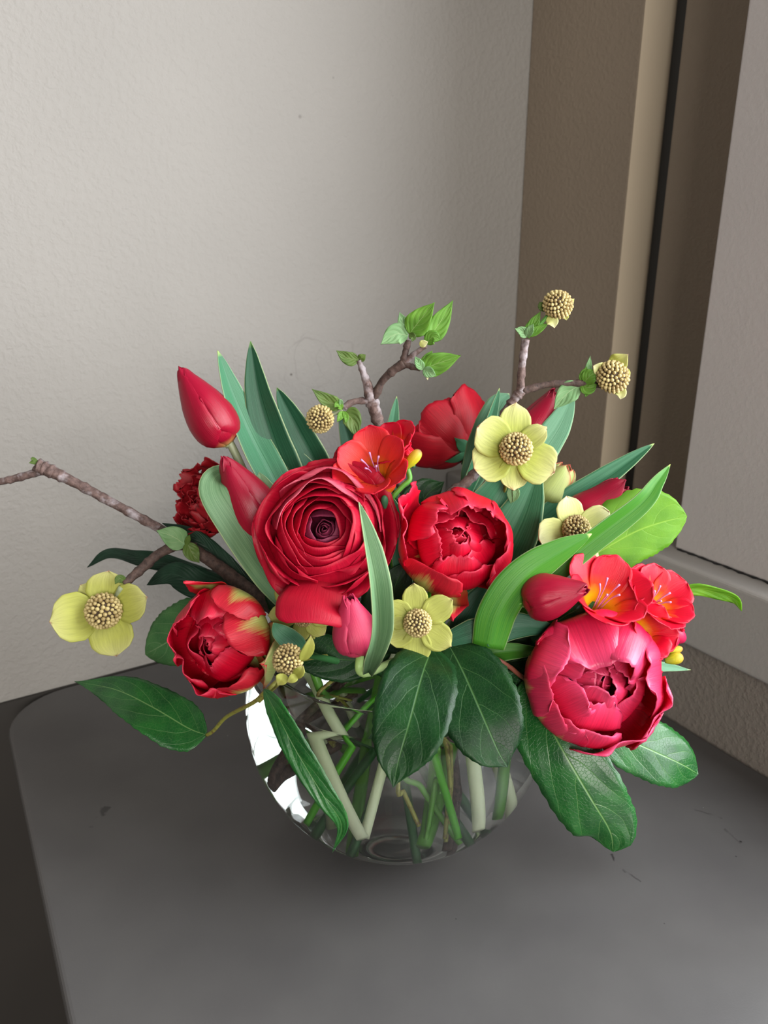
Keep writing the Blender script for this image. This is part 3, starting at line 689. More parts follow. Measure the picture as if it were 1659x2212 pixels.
# ---- ranunculus, face on
def ranunculus():
    A = dirv((-.06, .20, .95)); Y = .405; cx, cy_ = 701, 1142; k = MPP(cy_, Y); R = 160 * k; Cn = P(cx, cy_, Y); O = Cn - A * R * .52
    t = thing('ranunculus', 'large deep red ranunculus with a purple centre, facing the viewer, left of centre', 'ranunculus', O, 'red ranunculus')
    g = random.Random(5)
    # (lip radius, lip height, count, half width, material, mouth offset)
    LIP = petal_mat('ranunculus_rose_lip', [(0, rgb(170, 10, 36)), (.55, rgb(190, 14, 44)), (.8, rgb(205, 50, 80)), (1, rgb(222, 104, 124))], rough=.5, streak=.2)
    L = [(.03, .54, 3, .08, RPURP), (.07, .56, 3, .12, RPURP), (.11, .58, 4, .16, RPURP), (.16, .63, 4, .24, RPURP), (.23, .70, 3, .40, RED), (.31, .75, 4, .48, RED),
         (.39, .78, 4, .56, RED), (.46, .78, 4, .62, RED), (.54, .75, 4, .68, RED), (.68, .68, 4, .80, RED), (.86, .58, 4, .92, RED), (1.02, .47, 5, .92, RED)]
    for li, (r, h, n, w, m) in enumerate(L):
        off = g.uniform(0, 90)
        for q in range(n):
            ph = off + q * 360 / n + g.uniform(-16, 16); rr = r * R * g.uniform(.92, 1.07) if li < 11 else r * R * g.uniform(.95, 1.04); hh = (h + g.uniform(-.05, .05)) * R
            bulge = rr + (.13 if li > 2 else .04) * R
            pr = [(.05 * R, .02 * R * li / 12), (bulge * .75, .10 * R), (bulge, .36 * hh), (bulge, .72 * hh), (rr, hh)]
            if li == 9: pr = [(.08 * R, .03 * R), (.5 * R, .12 * R), (.80 * R, .34 * R), (rr * 1.02, .56 * R), (rr, hh)]
            if li == 10: pr = [(.08 * R, .03 * R), (.5 * R, .12 * R), (.76 * R, .32 * R), (rr * .95, .52 * R), (rr, .57 * R)]
            if li == 11: pr = [(.08 * R, .03 * R), (.5 * R, .10 * R), (.78 * R, .28 * R), (rr * .93, .42 * R), (rr * 1.0, .40 * R + g.uniform(-.05, .05) * R)]
            if li in (9, 10) and 35 < ph % 360 < 125: m2 = LIP; pr[-2] = (pr[-2][0] * .97, pr[-2][1] * 1.2); pr[-1] = (pr[-1][0] * .86, pr[-1][1] * 1.22)
            else: m2 = m
            petal(t, O, A, pr, ph, w * R * 1.1, m2, 'broad', 1.0, .08 if li < 9 else .15, .006, .08, seed=li * 20 + q + 3, nu=20, nv=14, thick=.0004)
    # one wide outer petal drooping under the flower
    o = P(690, 1240, .395); grid = leaf(t, [(700, 1225, .402), (690, 1270, .385), (680, 1310, .37), (676, 1346, .362)], 84, RED, 'broad', 0, .0, -.25, .05, 0, 4, 'petal', 14, 16)
    stem(t, O, A, (-.01, .0), U0(655, 1785, 790, 1605, .385, .41, 1.15), .0020, STEMB)
ranunculus()

def ran_back():
    A = dirv((-.55, .62, -.50)); O = P(1010, 972, .525); R = 92 * MPP(985, .52)
    t = thing('ranunculus', 'red ranunculus seen from behind with green sepals, at the top centre', 'ranunculus', O, 'red ranunculus')
    g = random.Random(9)
    for li, (n, s) in enumerate(((6, 1.0), (6, .86), (5, .68))):
        for q in range(n):
            rr = R * s * g.uniform(.94, 1.08)
            pr = [(.06 * R, 0), (.48 * rr, .08 * R), (.84 * rr, .32 * R), (1.05 * rr, .66 * R), (1.18 * rr, .95 * R * (1 - .05 * li))]
            petal(t, O, A, pr, li * 25 + q * 360 / n, .62 * R * s, RANPALE, 'broad', .95, .14, .04, .14, seed=q + li * 10 + 60, nu=16, nv=14)
    for q in range(5):
        petal(t, O, A, [(.02 * R, -.02 * R), (.22 * R, -.06 * R), (.45 * R, .02 * R), (.6 * R, .14 * R)], q * 72 + 20, .16 * R, SEPAL, 'point', .5, .1, seed=q, nu=8, nv=10, name='sepal')
    stem(t, O, A, (.02, .04), U0(960, 1640, 925, 1850, .41, .385), .0028, STEMG)
ran_back()

# ---- freesia sprays
def floret(t, base, tip, Rpx, Y, Yt, mat, seed, op=1.0, stam=True, spin=0):
    O = P(*base, Y); T = P(*tip, Yt); H = np.linalg.norm(T - O); A = (T - O) / H; R = Rpx * MPP(base[1], Y); g = random.Random(seed)
    e = thing_part('floret', t, O)
    for k in range(6):
        s = 1 if k % 2 == 0 else .90; rr = R * s * op
        pr = [(.06 * R, 0), (.12 * R, .30 * H), (.34 * R, .62 * H), (.70 * rr, .86 * H), (1.0 * rr, (1.04 + .03 * g.uniform(-1, 1)) * H)]
        petal(e, O, A, pr, spin + k * 60 + g.uniform(-6, 6), .54 * R * s, mat, 'free', .78, .06, 0, .03, seed=seed * 7 + k, nu=12, nv=16, thick=.0006)
    if stam:
        A_, X, Yv = frame_of(A)
        for k in range(5):
            a = k * 1.26 + .4; d = (X * math.cos(a) + Yv * math.sin(a)) * .14 * R
            tube('stamen', [O + A * .45 * H + d * .4, O + A * .85 * H + d, O + A * 1.02 * H + d * 1.7], [.0004, .0004, .0007], STAMEN, e, 5, 6)
    return e
def thing_part(name, parent, loc):     # a floret: a part whose petals are its sub-parts
    g = link(name, *calyx(loc, .002), SEPAL, parent)
    return g
def calyx(c, r):
    v, f = icosphere(1); return [np.array(c) + p * r for p in v], f
def fbud(t, base, tip, Rpx, Y, mat, seed=0, name='bud'):
    O = P(*base, Y); T = P(*tip, Y); R = Rpx * MPP(base[1], Y)
    p = [O + (T - O) * q for q in (0, .12, .35, .6, .82, .95, 1)]
    v, f, uv = tube_data(spline(p, 20), spline([[x * R] for x in (.35, .55, .85, 1, .86, .5, .08)], 20)[:, 0], 12)
    return link(name, v, f, mat, t, uv)

def freesia_top():
    t = thing('freesia', 'coral red freesia spray with yellow throat, above the big ranunculus', 'freesia', P(880, 1090, .44), 'freesia sprays')
    floret(t, (830, 1062), (800, 996), 80, .445, .418, FREEO, 3, 1.05, True, 90)
    floret(t, (872, 1010), (838, 955), 74, .455, .445, FREE, 5, .9, False, 30)
    floret(t, (892, 1005), (868, 968), 50, .45, .445, FREE, 8, .45, False)
    floret(t, (780, 1005), (730, 990), 42, .455, .45, FREE, 9, .7, False)
    fbud(t, (876, 1012), (908, 972), 13, .435, FBUDY)
    fbud(t, (832, 1070), (850, 1035), 12, .42, FREEO)
    fbud(t, (838, 1082), (842, 1045), 7, .42, SEPAL, name='bud_sheath')
    fbud(t, (832, 1098), (830, 1070), 8, .415, SEPAL, name='bud_sheath')
    tube('stem', [P(880, 1010, .438), P(885, 1035, .436), P(868, 1052, .434), P(845, 1080, .432), P(840, 1110, .436), P(848, 1160, .44), P(850, 1300, .44)] + [np.array([VC[0], VC[1] + .01, RIMZ])] + U0(960, 1640, 930, 1840, .40, .385), .0016, STEMG, t)
freesia_top()
def freesia_right():
    t = thing('freesia', 'bright red freesia spray with yellow throats at the right, above the large double tulip', 'freesia', P(1215, 1330, .40), 'freesia sprays')
    floret(t, (1262, 1352), (1318, 1270), 96, .405, .385, FREE, 11, 1.0, True, 10)
    floret(t, (1370, 1335), (1432, 1285), 88, .41, .395, FREE, 13, .95, True, 30)
    floret(t, (1330, 1375), (1412, 1360), 84, .40, .38, FREE, 15, .8, False, 0)
    floret(t, (1370, 1350), (1465, 1330), 54, .42, .415, FREE, 17, .7, False, 20)
    fbud(t, (1405, 1352), (1462, 1392), 22, .405, FBUD); fbud(t, (1425, 1340), (1478, 1385), 18, .41, FBUD)
    fbud(t, (1428, 1412), (1475, 1400), 9, .405, FBUDY); fbud(t, (1436, 1428), (1476, 1418), 13, .40, FBUDY)
    tube('stem', [P(1445, 1400, .405), P(1400, 1370, .41), P(1330, 1370, .412), P(1250, 1375, .414), P(1120, 1400, .42), P(1000, 1430, .43)] + U0(880, 1640, 1000, 1820, .40, .39, 1.2), .0017, STEMG, t)
freesia_right()

# ---- dogwood flowers
def dogwood(t, c, Y, axis, r_head, petals, seed=0, tmat=BRACT):
    """petals: (phi deg, length px, half width px, lift, shape, mat)"""
    A = dirv(axis); k = MPP(c[1], Y); Cn = P(*c, Y); rh = r_head * k
    O = Cn - A * rh * .55
    for i, q in enumerate(petals):
        ph, ln, hw, lift = q[:4]; shp = q[4] if len(q) > 4 else 'bract'; mt = q[5] if len(q) > 5 else tmat
        Lr = ln * k
        pr = [(.25 * rh, -.002), (.30 * Lr, .02 * Lr), (.55 * Lr, lift * .40 * Lr), (.82 * Lr, lift * .75 * Lr), (Lr, lift * .85 * Lr)]
        petal(t, O, A, pr, ph, hw * k, mt, shp, .22, .07, 0, .03, seed=seed * 9 + i, nu=12, nv=18, name='bract', thick=.0006)
    head(t, Cn, A, rh, seed)
    return O, A
def dog_thing(label, c, Y, axis, rh, petals, tail, seed, tmat=BRACT, extra=None):
    t = thing('dogwood_flower', label, 'flower', P(*c, Y), 'dogwood flowers')
    O, A = dogwood(t, c, Y, axis, rh, petals, seed, tmat)
    if tail: tube('twig', [O + A * .001, O - A * .012] + [q if len(q) == 3 and not isinstance(q, tuple) else P(*q) for q in tail], [.0011, .0012] + [.0013] * len(tail), STEMO, t)
    if extra: extra(t)
    return t
NK = lambda x, y: np.array([VC[0] + x, VC[1] + y, RIMZ])
def xI(t):
    leaf(t, [(1103, 1050, .455), (1107, 1070, .454), (1103, 1088, .453)], 12, DOGLEAFB, 'ovate', 0, .3, seed=2, nv=12)
    leaf(t, [(1112, 1050, .453), (1115, 1068, .452), (1108, 1086, .452)], 8, DOGLEAFB, 'ovate', 0, .3, seed=3, nv=12)
dog_thing('largest six-bracted pale green dogwood flower, at the upper right', (1115, 970), .445, (.05, .12, .95), 35,
          [(88, 106, 36, .12), (150, 97, 44, .18, 'bractr'), (205, 100, 44, .08, 'bractr'), (268, 88, 34, .0), (330, 98, 46, .14, 'bractr'), (36, 84, 26, .30)],
          [(1080, 1100, .47), (1000, 1300, .46), NK(.02, .01)] + U0(985, 1660, 978, 1835, .40, .385), 1, BRACTI, xI)
dog_thing('cream dogwood flower partly behind long green leaves at the right', (1245, 1143), .425, (.05, .15, .95), 30,
          [(103, 76, 30, .15), (195, 84, 38, .10, 'bractr'), (275, 92, 44, .0, 'bractr'), (28, 84, 26, .25, 'bractr')],
          [(1200, 1200, .44), (1080, 1330, .44), NK(.03, .02)] + U0(985, 1660, 978, 1835, .41, .39), 2, BRACTY)
dog_thing('olive green six-bracted dogwood flower hanging over the vase rim in the middle', (902, 1346), .362, (.0, .05, .95), 30,
          [(95, 86, 29, .03), (158, 82, 33, .10), (205, 76, 34, .10, 'bractr'), (268, 93, 33, .0), (325, 90, 33, .05), (33, 92, 31, .06)],
          [(930, 1380, .38), (930, 1420, .41), NK(.01, 0)] + U0(865, 1690, 915, 1800, .39, .385), 3, BRACTO)
dog_thing('olive dogwood flower half hidden under the drooping ranunculus petal', (655, 1330), .398, (.0, .1, .95), 24,
          [(127, 92, 30, .1), (180, 78, 26, .03), (262, 58, 20, .0), (318, 62, 22, .05), (352, 66, 20, .05), (60, 70, 26, .1)],
          [(690, 1390, .41), NK(-.03, 0)] + U0(690, 1560, 720, 1600, .43, .42), 4, BRACTO)
def xG(t):
    leaf(t, [(652, 1428, .342), (665, 1400, .34), (672, 1372, .338)], 13, BRACTO, 'ovate', 30, .2, seed=1, name='bract', nv=14)
    leaf(t, [(635, 1462, .335), (648, 1450, .333), (655, 1438, .333)], 12, BRACTO, 'ovate', 0, .3, seed=2, name='bract', nv=12)
    leaf(t, [(612, 1455, .335), (608, 1468, .333), (600, 1480, .333)], 14, BRACTO, 'ovate', 0, .2, seed=3, name='bract', nv=12)
    leaf(t, [(640, 1458, .334), (632, 1466, .332), (620, 1474, .332)], 10, BRACTO, 'ovate', 0, .2, seed=4, name='bract', nv=12)
t = thing('dogwood_flower', 'round brown-gold dogwood bud head without open bracts, low left over the vase rim', 'flower', P(622, 1425, .345), 'dogwood flowers')
head(t, P(622, 1424, .345), dirv((-.15, .45, .8)), 33 * MPP(1425, .345), 12); xG(t)
tube('twig', [P(618, 1450, .347), P(608, 1470, .348), P(588, 1490, .352), P(560, 1515, .356)], .0010, STEMO, t)

# ---- dogwood branches
def small_leaves(t, rows, seed=0):
    for i, (pix, w, mt) in enumerate(rows):
        leaf(t, pix, w, mt, 'ovate', 8 * math.sin(i * 2 + seed), .18, .05, .10, 0, seed * 10 + i, nu=8, nv=16)
def branch_top():
    t = thing('dogwood_branch', 'brown dogwood branch with bright green leaf clusters, tallest in the middle', 'branch', P(880, 1100, .475), 'dogwood branches')
    twig('twig', [(905, 1150, .47), (882, 1085, .475), (862, 1040, .48), (838, 975, .485), (820, 920, .487), (803, 865, .487)], [10, 10, 11, 12, 12, 14], BARK, t, 1)
    twig('twig', [(803, 868, .487), (792, 825, .487), (783, 800, .487), (775, 778, .486)], [13, 9, 7, 6], BARK, t, 2)
    twig('twig', [(806, 866, .487), (825, 825, .485), (850, 800, .483), (873, 785, .482)], [9, 8, 9, 11], BARKD, t, 3)
    twig('twig', [(872, 785, .482), (876, 760, .482), (882, 735, .482)], [9, 7, 7], BARKD, t, 4)
    twig('twig', [(872, 785, .482), (895, 765, .480), (920, 746, .478)], [8, 6, 5], BARK, t, 5)
    twig('twig', [(872, 785, .482), (892, 793, .480), (908, 797, .478)], [8, 6, 5], BARKD, t, 6)
    twig('twig', [(803, 868, .487), (780, 866, .486), (758, 870, .485), (742, 882, .484)], [9, 7, 7, 7], BARK, t, 7)
    tube('stem', [P(905, 1150, .47), P(900, 1300, .45), NK(.0, .02)] + U0(985, 1660, 975, 1840, .42, .40), .0028, BARKD, t)
    D, B, Og = DOGLEAF, DOGLEAFB, DOGLEAFO
    small_leaves(t, [([(882, 725, .482), (855, 722, .48), (822, 744, .478)], 23, B), ([(880, 722, .482), (872, 700, .484), (863, 674, .485)], 14, B),
                     ([(884, 722, .480), (905, 695, .478), (939, 653, .476)], 27, D), ([(920, 735, .482), (945, 705, .484), (979, 648, .485)], 24, D),
                     ([(884, 722, .48), (892, 728, .478), (890, 738, .477)], 8, Og), ([(920, 742, .478), (935, 728, .476), (952, 735, .475)], 15, D),
                     ([(906, 745, .478), (915, 742, .477), (925, 738, .476)], 8, BRACTY),
                     ([(912, 798, .478), (945, 785, .476), (996, 768, .474)], 25, D), ([(915, 798, .477), (922, 778, .478), (934, 757, .479)], 12, D),
                     ([(914, 798, .477), (905, 785, .475), (896, 770, .474)], 10, B), ([(914, 798, .477), (928, 805, .475), (942, 812, .474)], 12, B), ([(918, 798, .477), (922, 808, .476), (924, 822, .476)], 5, BRACTY),
                     ([(775, 776, .486), (752, 774, .485), (726, 757, .484)], 15, Og), ([(776, 776, .486), (782, 772, .485), (790, 766, .485)], 9, Og),
                     ([(738, 876, .484), (712, 868, .483), (673, 840, .482)], 17, Og), ([(744, 892, .484), (760, 905, .482), (772, 948, .48)], 22, Og),
                     ([(740, 884, .483), (730, 874, .48), (722, 880, .478)], 8, D), ([(740, 888, .483), (735, 900, .48), (728, 912, .478)], 7, D), ([(742, 888, .483), (748, 902, .48), (746, 914, .478)], 6, D), ([(738, 880, .483), (736, 868, .48), (733, 862, .478)], 5, B)], 1)
    head(t, P(691, 905, .48), dirv((-.3, .1, .9)), 30 * MPP(905, .48), 21)
    tube('flower_stalk', [P(740, 884, .484), P(725, 893, .484), P(708, 900, .483)], .0013, STEMGR, t)
branch_top()
def branch_right():
    t = thing('dogwood_branch', 'brown dogwood branch at the upper right carrying two round bud heads', 'branch', P(960, 1075, .465), 'dogwood branches')
    twig('twig', [(920, 1130, .46), (965, 1072, .465), (1010, 1040, .47), (1052, 985, .475), (1085, 905, .478), (1105, 870, .478), (1126, 845, .478)], [11, 11, 11, 11, 10, 9, 11], BARK, t, 11)
    twig('twig', [(1124, 846, .478), (1127, 800, .478), (1131, 765, .478), (1136, 733, .478)], [9, 8, 8, 9], BARK, t, 12)
    twig('twig', [(1128, 845, .478), (1175, 832, .478), (1220, 828, .476), (1260, 828, .475), (1300, 832, .475)], [9, 7, 8, 7, 7], BARKD, t, 13)
    tube('stem', [P(920, 1130, .46), P(900, 1300, .45), NK(.02, .02)] + U0(985, 1660, 978, 1840, .43, .41), .0026, BARKD, t)
    D, B, Og = DOGLEAF, DOGLEAFB, DOGLEAFO
    small_leaves(t, [([(1138, 728, .478), (1128, 716, .476), (1112, 710, .475)], 11, B), ([(1138, 728, .478), (1150, 705, .478), (1168, 672, .478)], 14, D), ([(1142, 726, .477), (1162, 712, .476), (1186, 698, .475)], 9, D),
                     ([(1138, 728, .478), (1145, 712, .474), (1152, 700, .472)], 9, B), ([(1182, 685, .477), (1194, 694, .475), (1198, 709, .474)], 13, BRACTY), ([(1180, 672, .48), (1170, 660, .48), (1165, 652, .48)], 9, Og),
                     ([(1222, 650, .482), (1232, 652, .48), (1241, 645, .48)], 7, BRACT), ([(1215, 675, .478), (1222, 684, .476), (1224, 692, .476)], 7, BRACT),
                     ([(1252, 832, .475), (1225, 850, .474), (1196, 884, .473)], 23, B), ([(1255, 826, .475), (1270, 798, .475), (1275, 768, .476)], 8, B), ([(1262, 826, .474), (1275, 812, .472), (1290, 800, .472)], 17, D),
                     ([(1255, 830, .475), (1272, 838, .472), (1290, 830, .472)], 15, D), ([(1262, 834, .475), (1268, 845, .473), (1264, 858, .472)], 8, D), ([(1262, 824, .475), (1262, 810, .474), (1268, 792, .474)], 11, D),
                     ([(1318, 795, .474), (1338, 782, .472), (1357, 765, .47)], 22, BRACT), ([(1305, 800, .474), (1292, 796, .472), (1281, 790, .471)], 15, BRACTY), ([(1335, 835, .473), (1342, 850, .471), (1340, 863, .47)], 12, BRACTY), ([(1345, 800, .474), (1352, 808, .472), (1352, 820, .471)], 10, BRACT)], 2)
    head(t, P(1205, 658, .478), dirv((.15, .4, .85)), 32 * MPP(658, .478), 22); head(t, P(1324, 814, .470), dirv((.2, .2, .9)), 35 * MPP(814, .47), 23)
    tube('flower_stalk', [P(1140, 728, .478), P(1165, 702, .479), P(1195, 668, .479)], .0012, STEMG, t)
branch_right()
def branch_left():
    t = thing('dogwood_branch', 'long bare dogwood branch reaching out of the left edge, with one green flower', 'branch', P(560, 1290, .455), 'dogwood branches')
    twig('twig', [(-30, 1046, .47), (30, 1034, .47), (88, 1018, .47)], [7, 8, 9], BARK, t, 31)
    twig('twig', [(80, 1006, .47), (110, 1018, .47), (160, 1042, .47), (250, 1090, .468), (345, 1142, .466)], [15, 14, 11, 10, 10], BARK, t, 32)
    twig('twig', [(345, 1142, .466), (430, 1195, .462), (500, 1245, .458), (570, 1300, .452), (680, 1390, .44)], [10, 13, 15, 15, 14], BARKD, t, 33, False)
    twig('twig', [(425, 1180, .462), (385, 1180, .458), (345, 1195, .452), (310, 1225, .445), (268, 1262, .435)], [8, 9, 10, 10, 8], BARKD, t, 34)
    tube('stem', [P(680, 1390, .44), NK(-.02, -.01)] + U0(560, 1690, 740, 1585, .41, .45), .0034, BARKD, t)
    small_leaves(t, [([(402, 1178, .456), (375, 1160, .452), (338, 1146, .45)], 25, DOGLEAFB), ([(404, 1172, .455), (415, 1195, .452), (431, 1216, .45)], 17, DOGLEAFO), ([(402, 1178, .455), (406, 1165, .453), (410, 1155, .452)], 6, DOGLEAFO),
                     ([(85, 1003, .47), (75, 998, .468), (62, 1000, .467)], 6, DOGLEAFO), ([(80, 1002, .47), (72, 992, .468), (66, 992, .467)], 5, DOGLEAFO),
                     ([(272, 1258, .436), (258, 1250, .434), (248, 1262, .432)], 9, DOGLEAFO)], 3)
    O, A = dogwood(t, (223, 1320), .425, (.10, .10, .95), 38, [(86, 88, 46, .16), (18, 98, 43, .34), (192, 110, 54, .34), (286, 102, 48, .08), (135, 80, 30, .0)], 5)
    tube('flower_stalk', [O, O - A * .006, P(262, 1268, .434)], .0018, STEMGR, t)
branch_left()

# ---- salal sprigs (broad glossy leaves)
def sprig(label, loc, leaves, stems, name='leaf_sprig'):
    t = thing(name, label, 'foliage', P(*loc), 'broad-leaved greenery')
    for i, (pix, w, mt, kw) in enumerate(leaves): leaf(t, pix, w, mt, seed=i + len(label), **kw)
    for (pts, r, mt) in stems: tube('leaf_stalk', [P(*q) if isinstance(q, tuple) else q for q in pts], r, mt, t)
    return t
S_ = dict(serr=.018, nu=12, nv=34)
sprig('green leaf reaching far left over the table, sharing its olive stalk with a narrow leaf', (445, 1590, .40),
      [([(447, 1588, .40), (405, 1572, .405), (330, 1528, .415), (250, 1490, .43), (160, 1472, .45)], 50, SALAL, dict(fold=.10, wave=.12, roll=(0, 10, 15, 5), Wr=58, **S_)),
       ([(570, 1488, .338), (600, 1545, .325), (645, 1630, .315), (700, 1720, .305), (738, 1782, .302), (718, 1842, .300)], 24, SALAL, dict(roll=(35, 30, 20, 10), fold=.12, wave=.1, Wr=30, **S_))],
      [([(447, 1588, .40), (462, 1578, .395), (490, 1548, .385), (548, 1517, .36), (572, 1495, .35), (600, 1470, .352), (640, 1430, .375), (700, 1418, .40), NK(-.02, -.02)] + U0(660, 1480, 740, 1560, .40, .42, 1.2), .0012, STEMO)])
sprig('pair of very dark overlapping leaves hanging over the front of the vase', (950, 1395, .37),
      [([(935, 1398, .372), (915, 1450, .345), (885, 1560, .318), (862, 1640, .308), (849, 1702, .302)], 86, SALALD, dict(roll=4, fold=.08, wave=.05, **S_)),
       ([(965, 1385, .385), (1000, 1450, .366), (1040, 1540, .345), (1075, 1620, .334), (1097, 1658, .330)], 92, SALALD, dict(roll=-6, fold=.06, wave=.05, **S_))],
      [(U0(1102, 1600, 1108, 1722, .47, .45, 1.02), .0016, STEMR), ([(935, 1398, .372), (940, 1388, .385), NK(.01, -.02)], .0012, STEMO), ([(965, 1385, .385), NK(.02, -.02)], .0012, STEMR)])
sprig('two large green leaves hanging at the right below the large double tulip', (1150, 1470, .375),
      [([(1130, 1470, .385), (1160, 1520, .375), (1215, 1620, .355), (1280, 1730, .343), (1318, 1795, .338), (1325, 1840, .336)], 88, SALAL, dict(roll=(-10, 0, 8, 14), fold=-.10, wave=.07, Wr=78, shape='blunt', **S_)),
       ([(1262, 1540, .40), (1330, 1585, .395), (1410, 1622, .392), (1470, 1650, .392), (1508, 1672, .394)], 62, SALAL, dict(roll=-14, fold=-.10, wave=.06, shape='blunt', Wr=66, **S_))],
      [([(985, 1385, .385), (1050, 1412, .38), (1100, 1440, .38), (1140, 1470, .384), (1262, 1540, .40)], .0014, STEMR), ([(985, 1385, .385), NK(.03, -.01)], .0014, STEMR)])
sprig('light yellow-green leaf glowing in the window light at the far right', (1230, 1215, .435),
      [([(1225, 1228, .435), (1290, 1195, .436), (1370, 1150, .44), (1430, 1128, .443), (1484, 1115, .446)], 62, SALALL, dict(roll=10, fold=.05, wave=.03, shape='blunt', Wr=88, **S_))],
      [([(1225, 1228, .435), (1150, 1290, .435), (1050, 1380, .43), NK(.03, 0)], .0012, STEMG)])
sprig('small narrow green leaf curling down past the freesia at the right edge', (1430, 1290, .43),
      [([(1430, 1298, .43), (1495, 1272, .43), (1555, 1282, .43), (1590, 1296, .43), (1602, 1320, .428)], 13, SALALL, dict(roll=30, fold=.3, shape='lance', nu=8, nv=24))],
      [([(1430, 1298, .43), (1380, 1340, .43), (1250, 1400, .43)], .0010, STEMG)])
sprig('dull green leaf underside at the left, behind the lower left double tulip', (430, 1330, .50),
      [([(470, 1340, .47), (420, 1350, .475), (365, 1385, .48), (314, 1414, .485)], 62, SALALB, dict(roll=5, fold=-.05, wave=.04, shape='blunt', **S_))],
      [([(470, 1340, .47), (560, 1370, .45), (680, 1410, .44), NK(-.04, .0)], .0012, STEMG)])
sprig('two dark wavy-edged leaves pointing left from the back of the bouquet', (600, 1290, .48),
      [([(455, 1240, .50), (380, 1222, .505), (300, 1205, .51), (235, 1196, .51), (188, 1226, .51)], 17, WAVY, dict(roll=20, fold=.1, wave=.5, shape='lance', nu=8, nv=40)),
       ([(620, 1310, .46), (520, 1275, .47), (430, 1262, .48), (370, 1240, .485), (317, 1264, .488)], 36, WAVY, dict(roll=10, fold=.1, wave=.35, shape='lance', nu=8, nv=40)),
       ([(560, 1290, .46), (480, 1215, .468), (420, 1160, .475), (350, 1130, .48)], 22, WAVY, dict(roll=10, fold=.1, wave=.15, shape='lance', nu=8, nv=30))],
      [([(455, 1240, .50), (560, 1300, .47), (700, 1400, .45), NK(-.03, .02)], .0014, BARKD)])
# dense dark greenery in the heart of the bouquet
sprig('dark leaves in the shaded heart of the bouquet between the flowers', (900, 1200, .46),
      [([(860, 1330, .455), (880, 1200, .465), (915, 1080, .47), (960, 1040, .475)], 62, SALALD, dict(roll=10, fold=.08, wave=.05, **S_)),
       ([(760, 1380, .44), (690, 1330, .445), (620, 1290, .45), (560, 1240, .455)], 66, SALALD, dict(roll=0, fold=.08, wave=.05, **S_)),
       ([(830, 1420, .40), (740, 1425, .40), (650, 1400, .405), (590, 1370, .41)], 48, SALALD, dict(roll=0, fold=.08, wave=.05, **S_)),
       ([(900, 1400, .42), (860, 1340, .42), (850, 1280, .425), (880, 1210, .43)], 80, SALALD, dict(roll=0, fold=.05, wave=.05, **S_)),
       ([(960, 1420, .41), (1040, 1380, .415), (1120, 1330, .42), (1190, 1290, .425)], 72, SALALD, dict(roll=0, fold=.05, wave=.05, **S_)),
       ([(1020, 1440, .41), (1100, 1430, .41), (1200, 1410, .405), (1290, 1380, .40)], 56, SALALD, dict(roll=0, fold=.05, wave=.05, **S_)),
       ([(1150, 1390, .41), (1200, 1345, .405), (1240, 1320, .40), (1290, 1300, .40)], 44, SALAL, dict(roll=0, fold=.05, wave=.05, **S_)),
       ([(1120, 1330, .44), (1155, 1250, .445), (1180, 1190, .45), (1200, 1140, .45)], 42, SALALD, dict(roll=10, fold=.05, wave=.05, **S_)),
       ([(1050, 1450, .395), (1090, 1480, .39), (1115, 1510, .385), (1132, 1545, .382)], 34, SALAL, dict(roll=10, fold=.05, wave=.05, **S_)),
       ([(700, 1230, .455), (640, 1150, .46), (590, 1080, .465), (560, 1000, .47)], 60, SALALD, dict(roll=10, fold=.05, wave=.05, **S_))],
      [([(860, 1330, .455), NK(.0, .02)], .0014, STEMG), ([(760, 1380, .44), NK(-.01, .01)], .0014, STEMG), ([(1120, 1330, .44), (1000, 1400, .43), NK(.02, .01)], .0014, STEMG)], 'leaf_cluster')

# ---- long tulip leaves (each its own blade)
NB = 0
def blade(label, pix, w, mt, **kw):
    t = thing('tulip_leaf', label, 'leaf', P(*pix[0]), 'long tulip leaves')
    kw.setdefault('shape', 'strap'); kw.setdefault('fold', .35); kw.setdefault('nv', 30); kw.setdefault('nu', 12)
    extra = kw.pop('extra', None)
    leaf(t, pix, w, mt, name='blade', **kw)
    global NB
    NB += 1; a = NB * 2.4; B0 = P(*pix[0]); r = .045; nk = np.array([VC[0] + r * math.cos(a) * .8 + (B0[0] - VC[0]) * .2, VC[1] + r * math.sin(a) * .6 + .01, RIMZ - .02])
    d = nrm(B0 - P(*pix[1])); pts = [B0 - d * .002, B0 * .72 + nk * .28 + CB * -.008, nk]
    if NB % 3 == 0: pts += [np.array([VC[0] - r * math.cos(a) * .2, VC[1] - .5 * r * math.sin(a), .07]), np.array([VC[0] - r * math.cos(a) * .9, VC[1] - .9 * r * math.sin(a), .022])]
    tube('leaf_base', pts, [.0012, .0022, .0024] + [.0024] * (len(pts) - 3), STEMW if NB % 3 == 1 else STEMD, t, 9, 26)
    return t
blade('slim tulip leaf left of the tallest leaf, right beside the highest crimson bud', [(640, 1150, .455), (592, 1040, .465), (545, 950, .475), (505, 860, .48), (470, 757, .485)], 33, TLEAF, roll=(20, 25, 30, 30), Wr=36, seed=1)
blade('tallest upright tulip leaf on the left with a sharp tip', [(650, 1180, .46), (625, 1050, .47), (590, 950, .478), (560, 850, .484), (541, 737, .49)], 42, TLEAFD, roll=(0, -10, -20, -20), seed=2)
blade('shorter upright tulip leaf behind the ranunculus, left of the branch', [(720, 1120, .465), (685, 1010, .475), (640, 920, .482), (598, 837, .488)], 36, TLEAFD, roll=-15, seed=3)
blade('low dark tulip leaf between two upright leaves behind the ranunculus', [(720, 1080, .47), (660, 1020, .475), (600, 948, .48)], 30, TLEAFD, roll=5, seed=4)
blade('thin tulip leaf tip rising just above the coral freesia', [(840, 1020, .50), (846, 940, .505), (857, 856, .51)], 16, TLEAF, roll=10, seed=5)
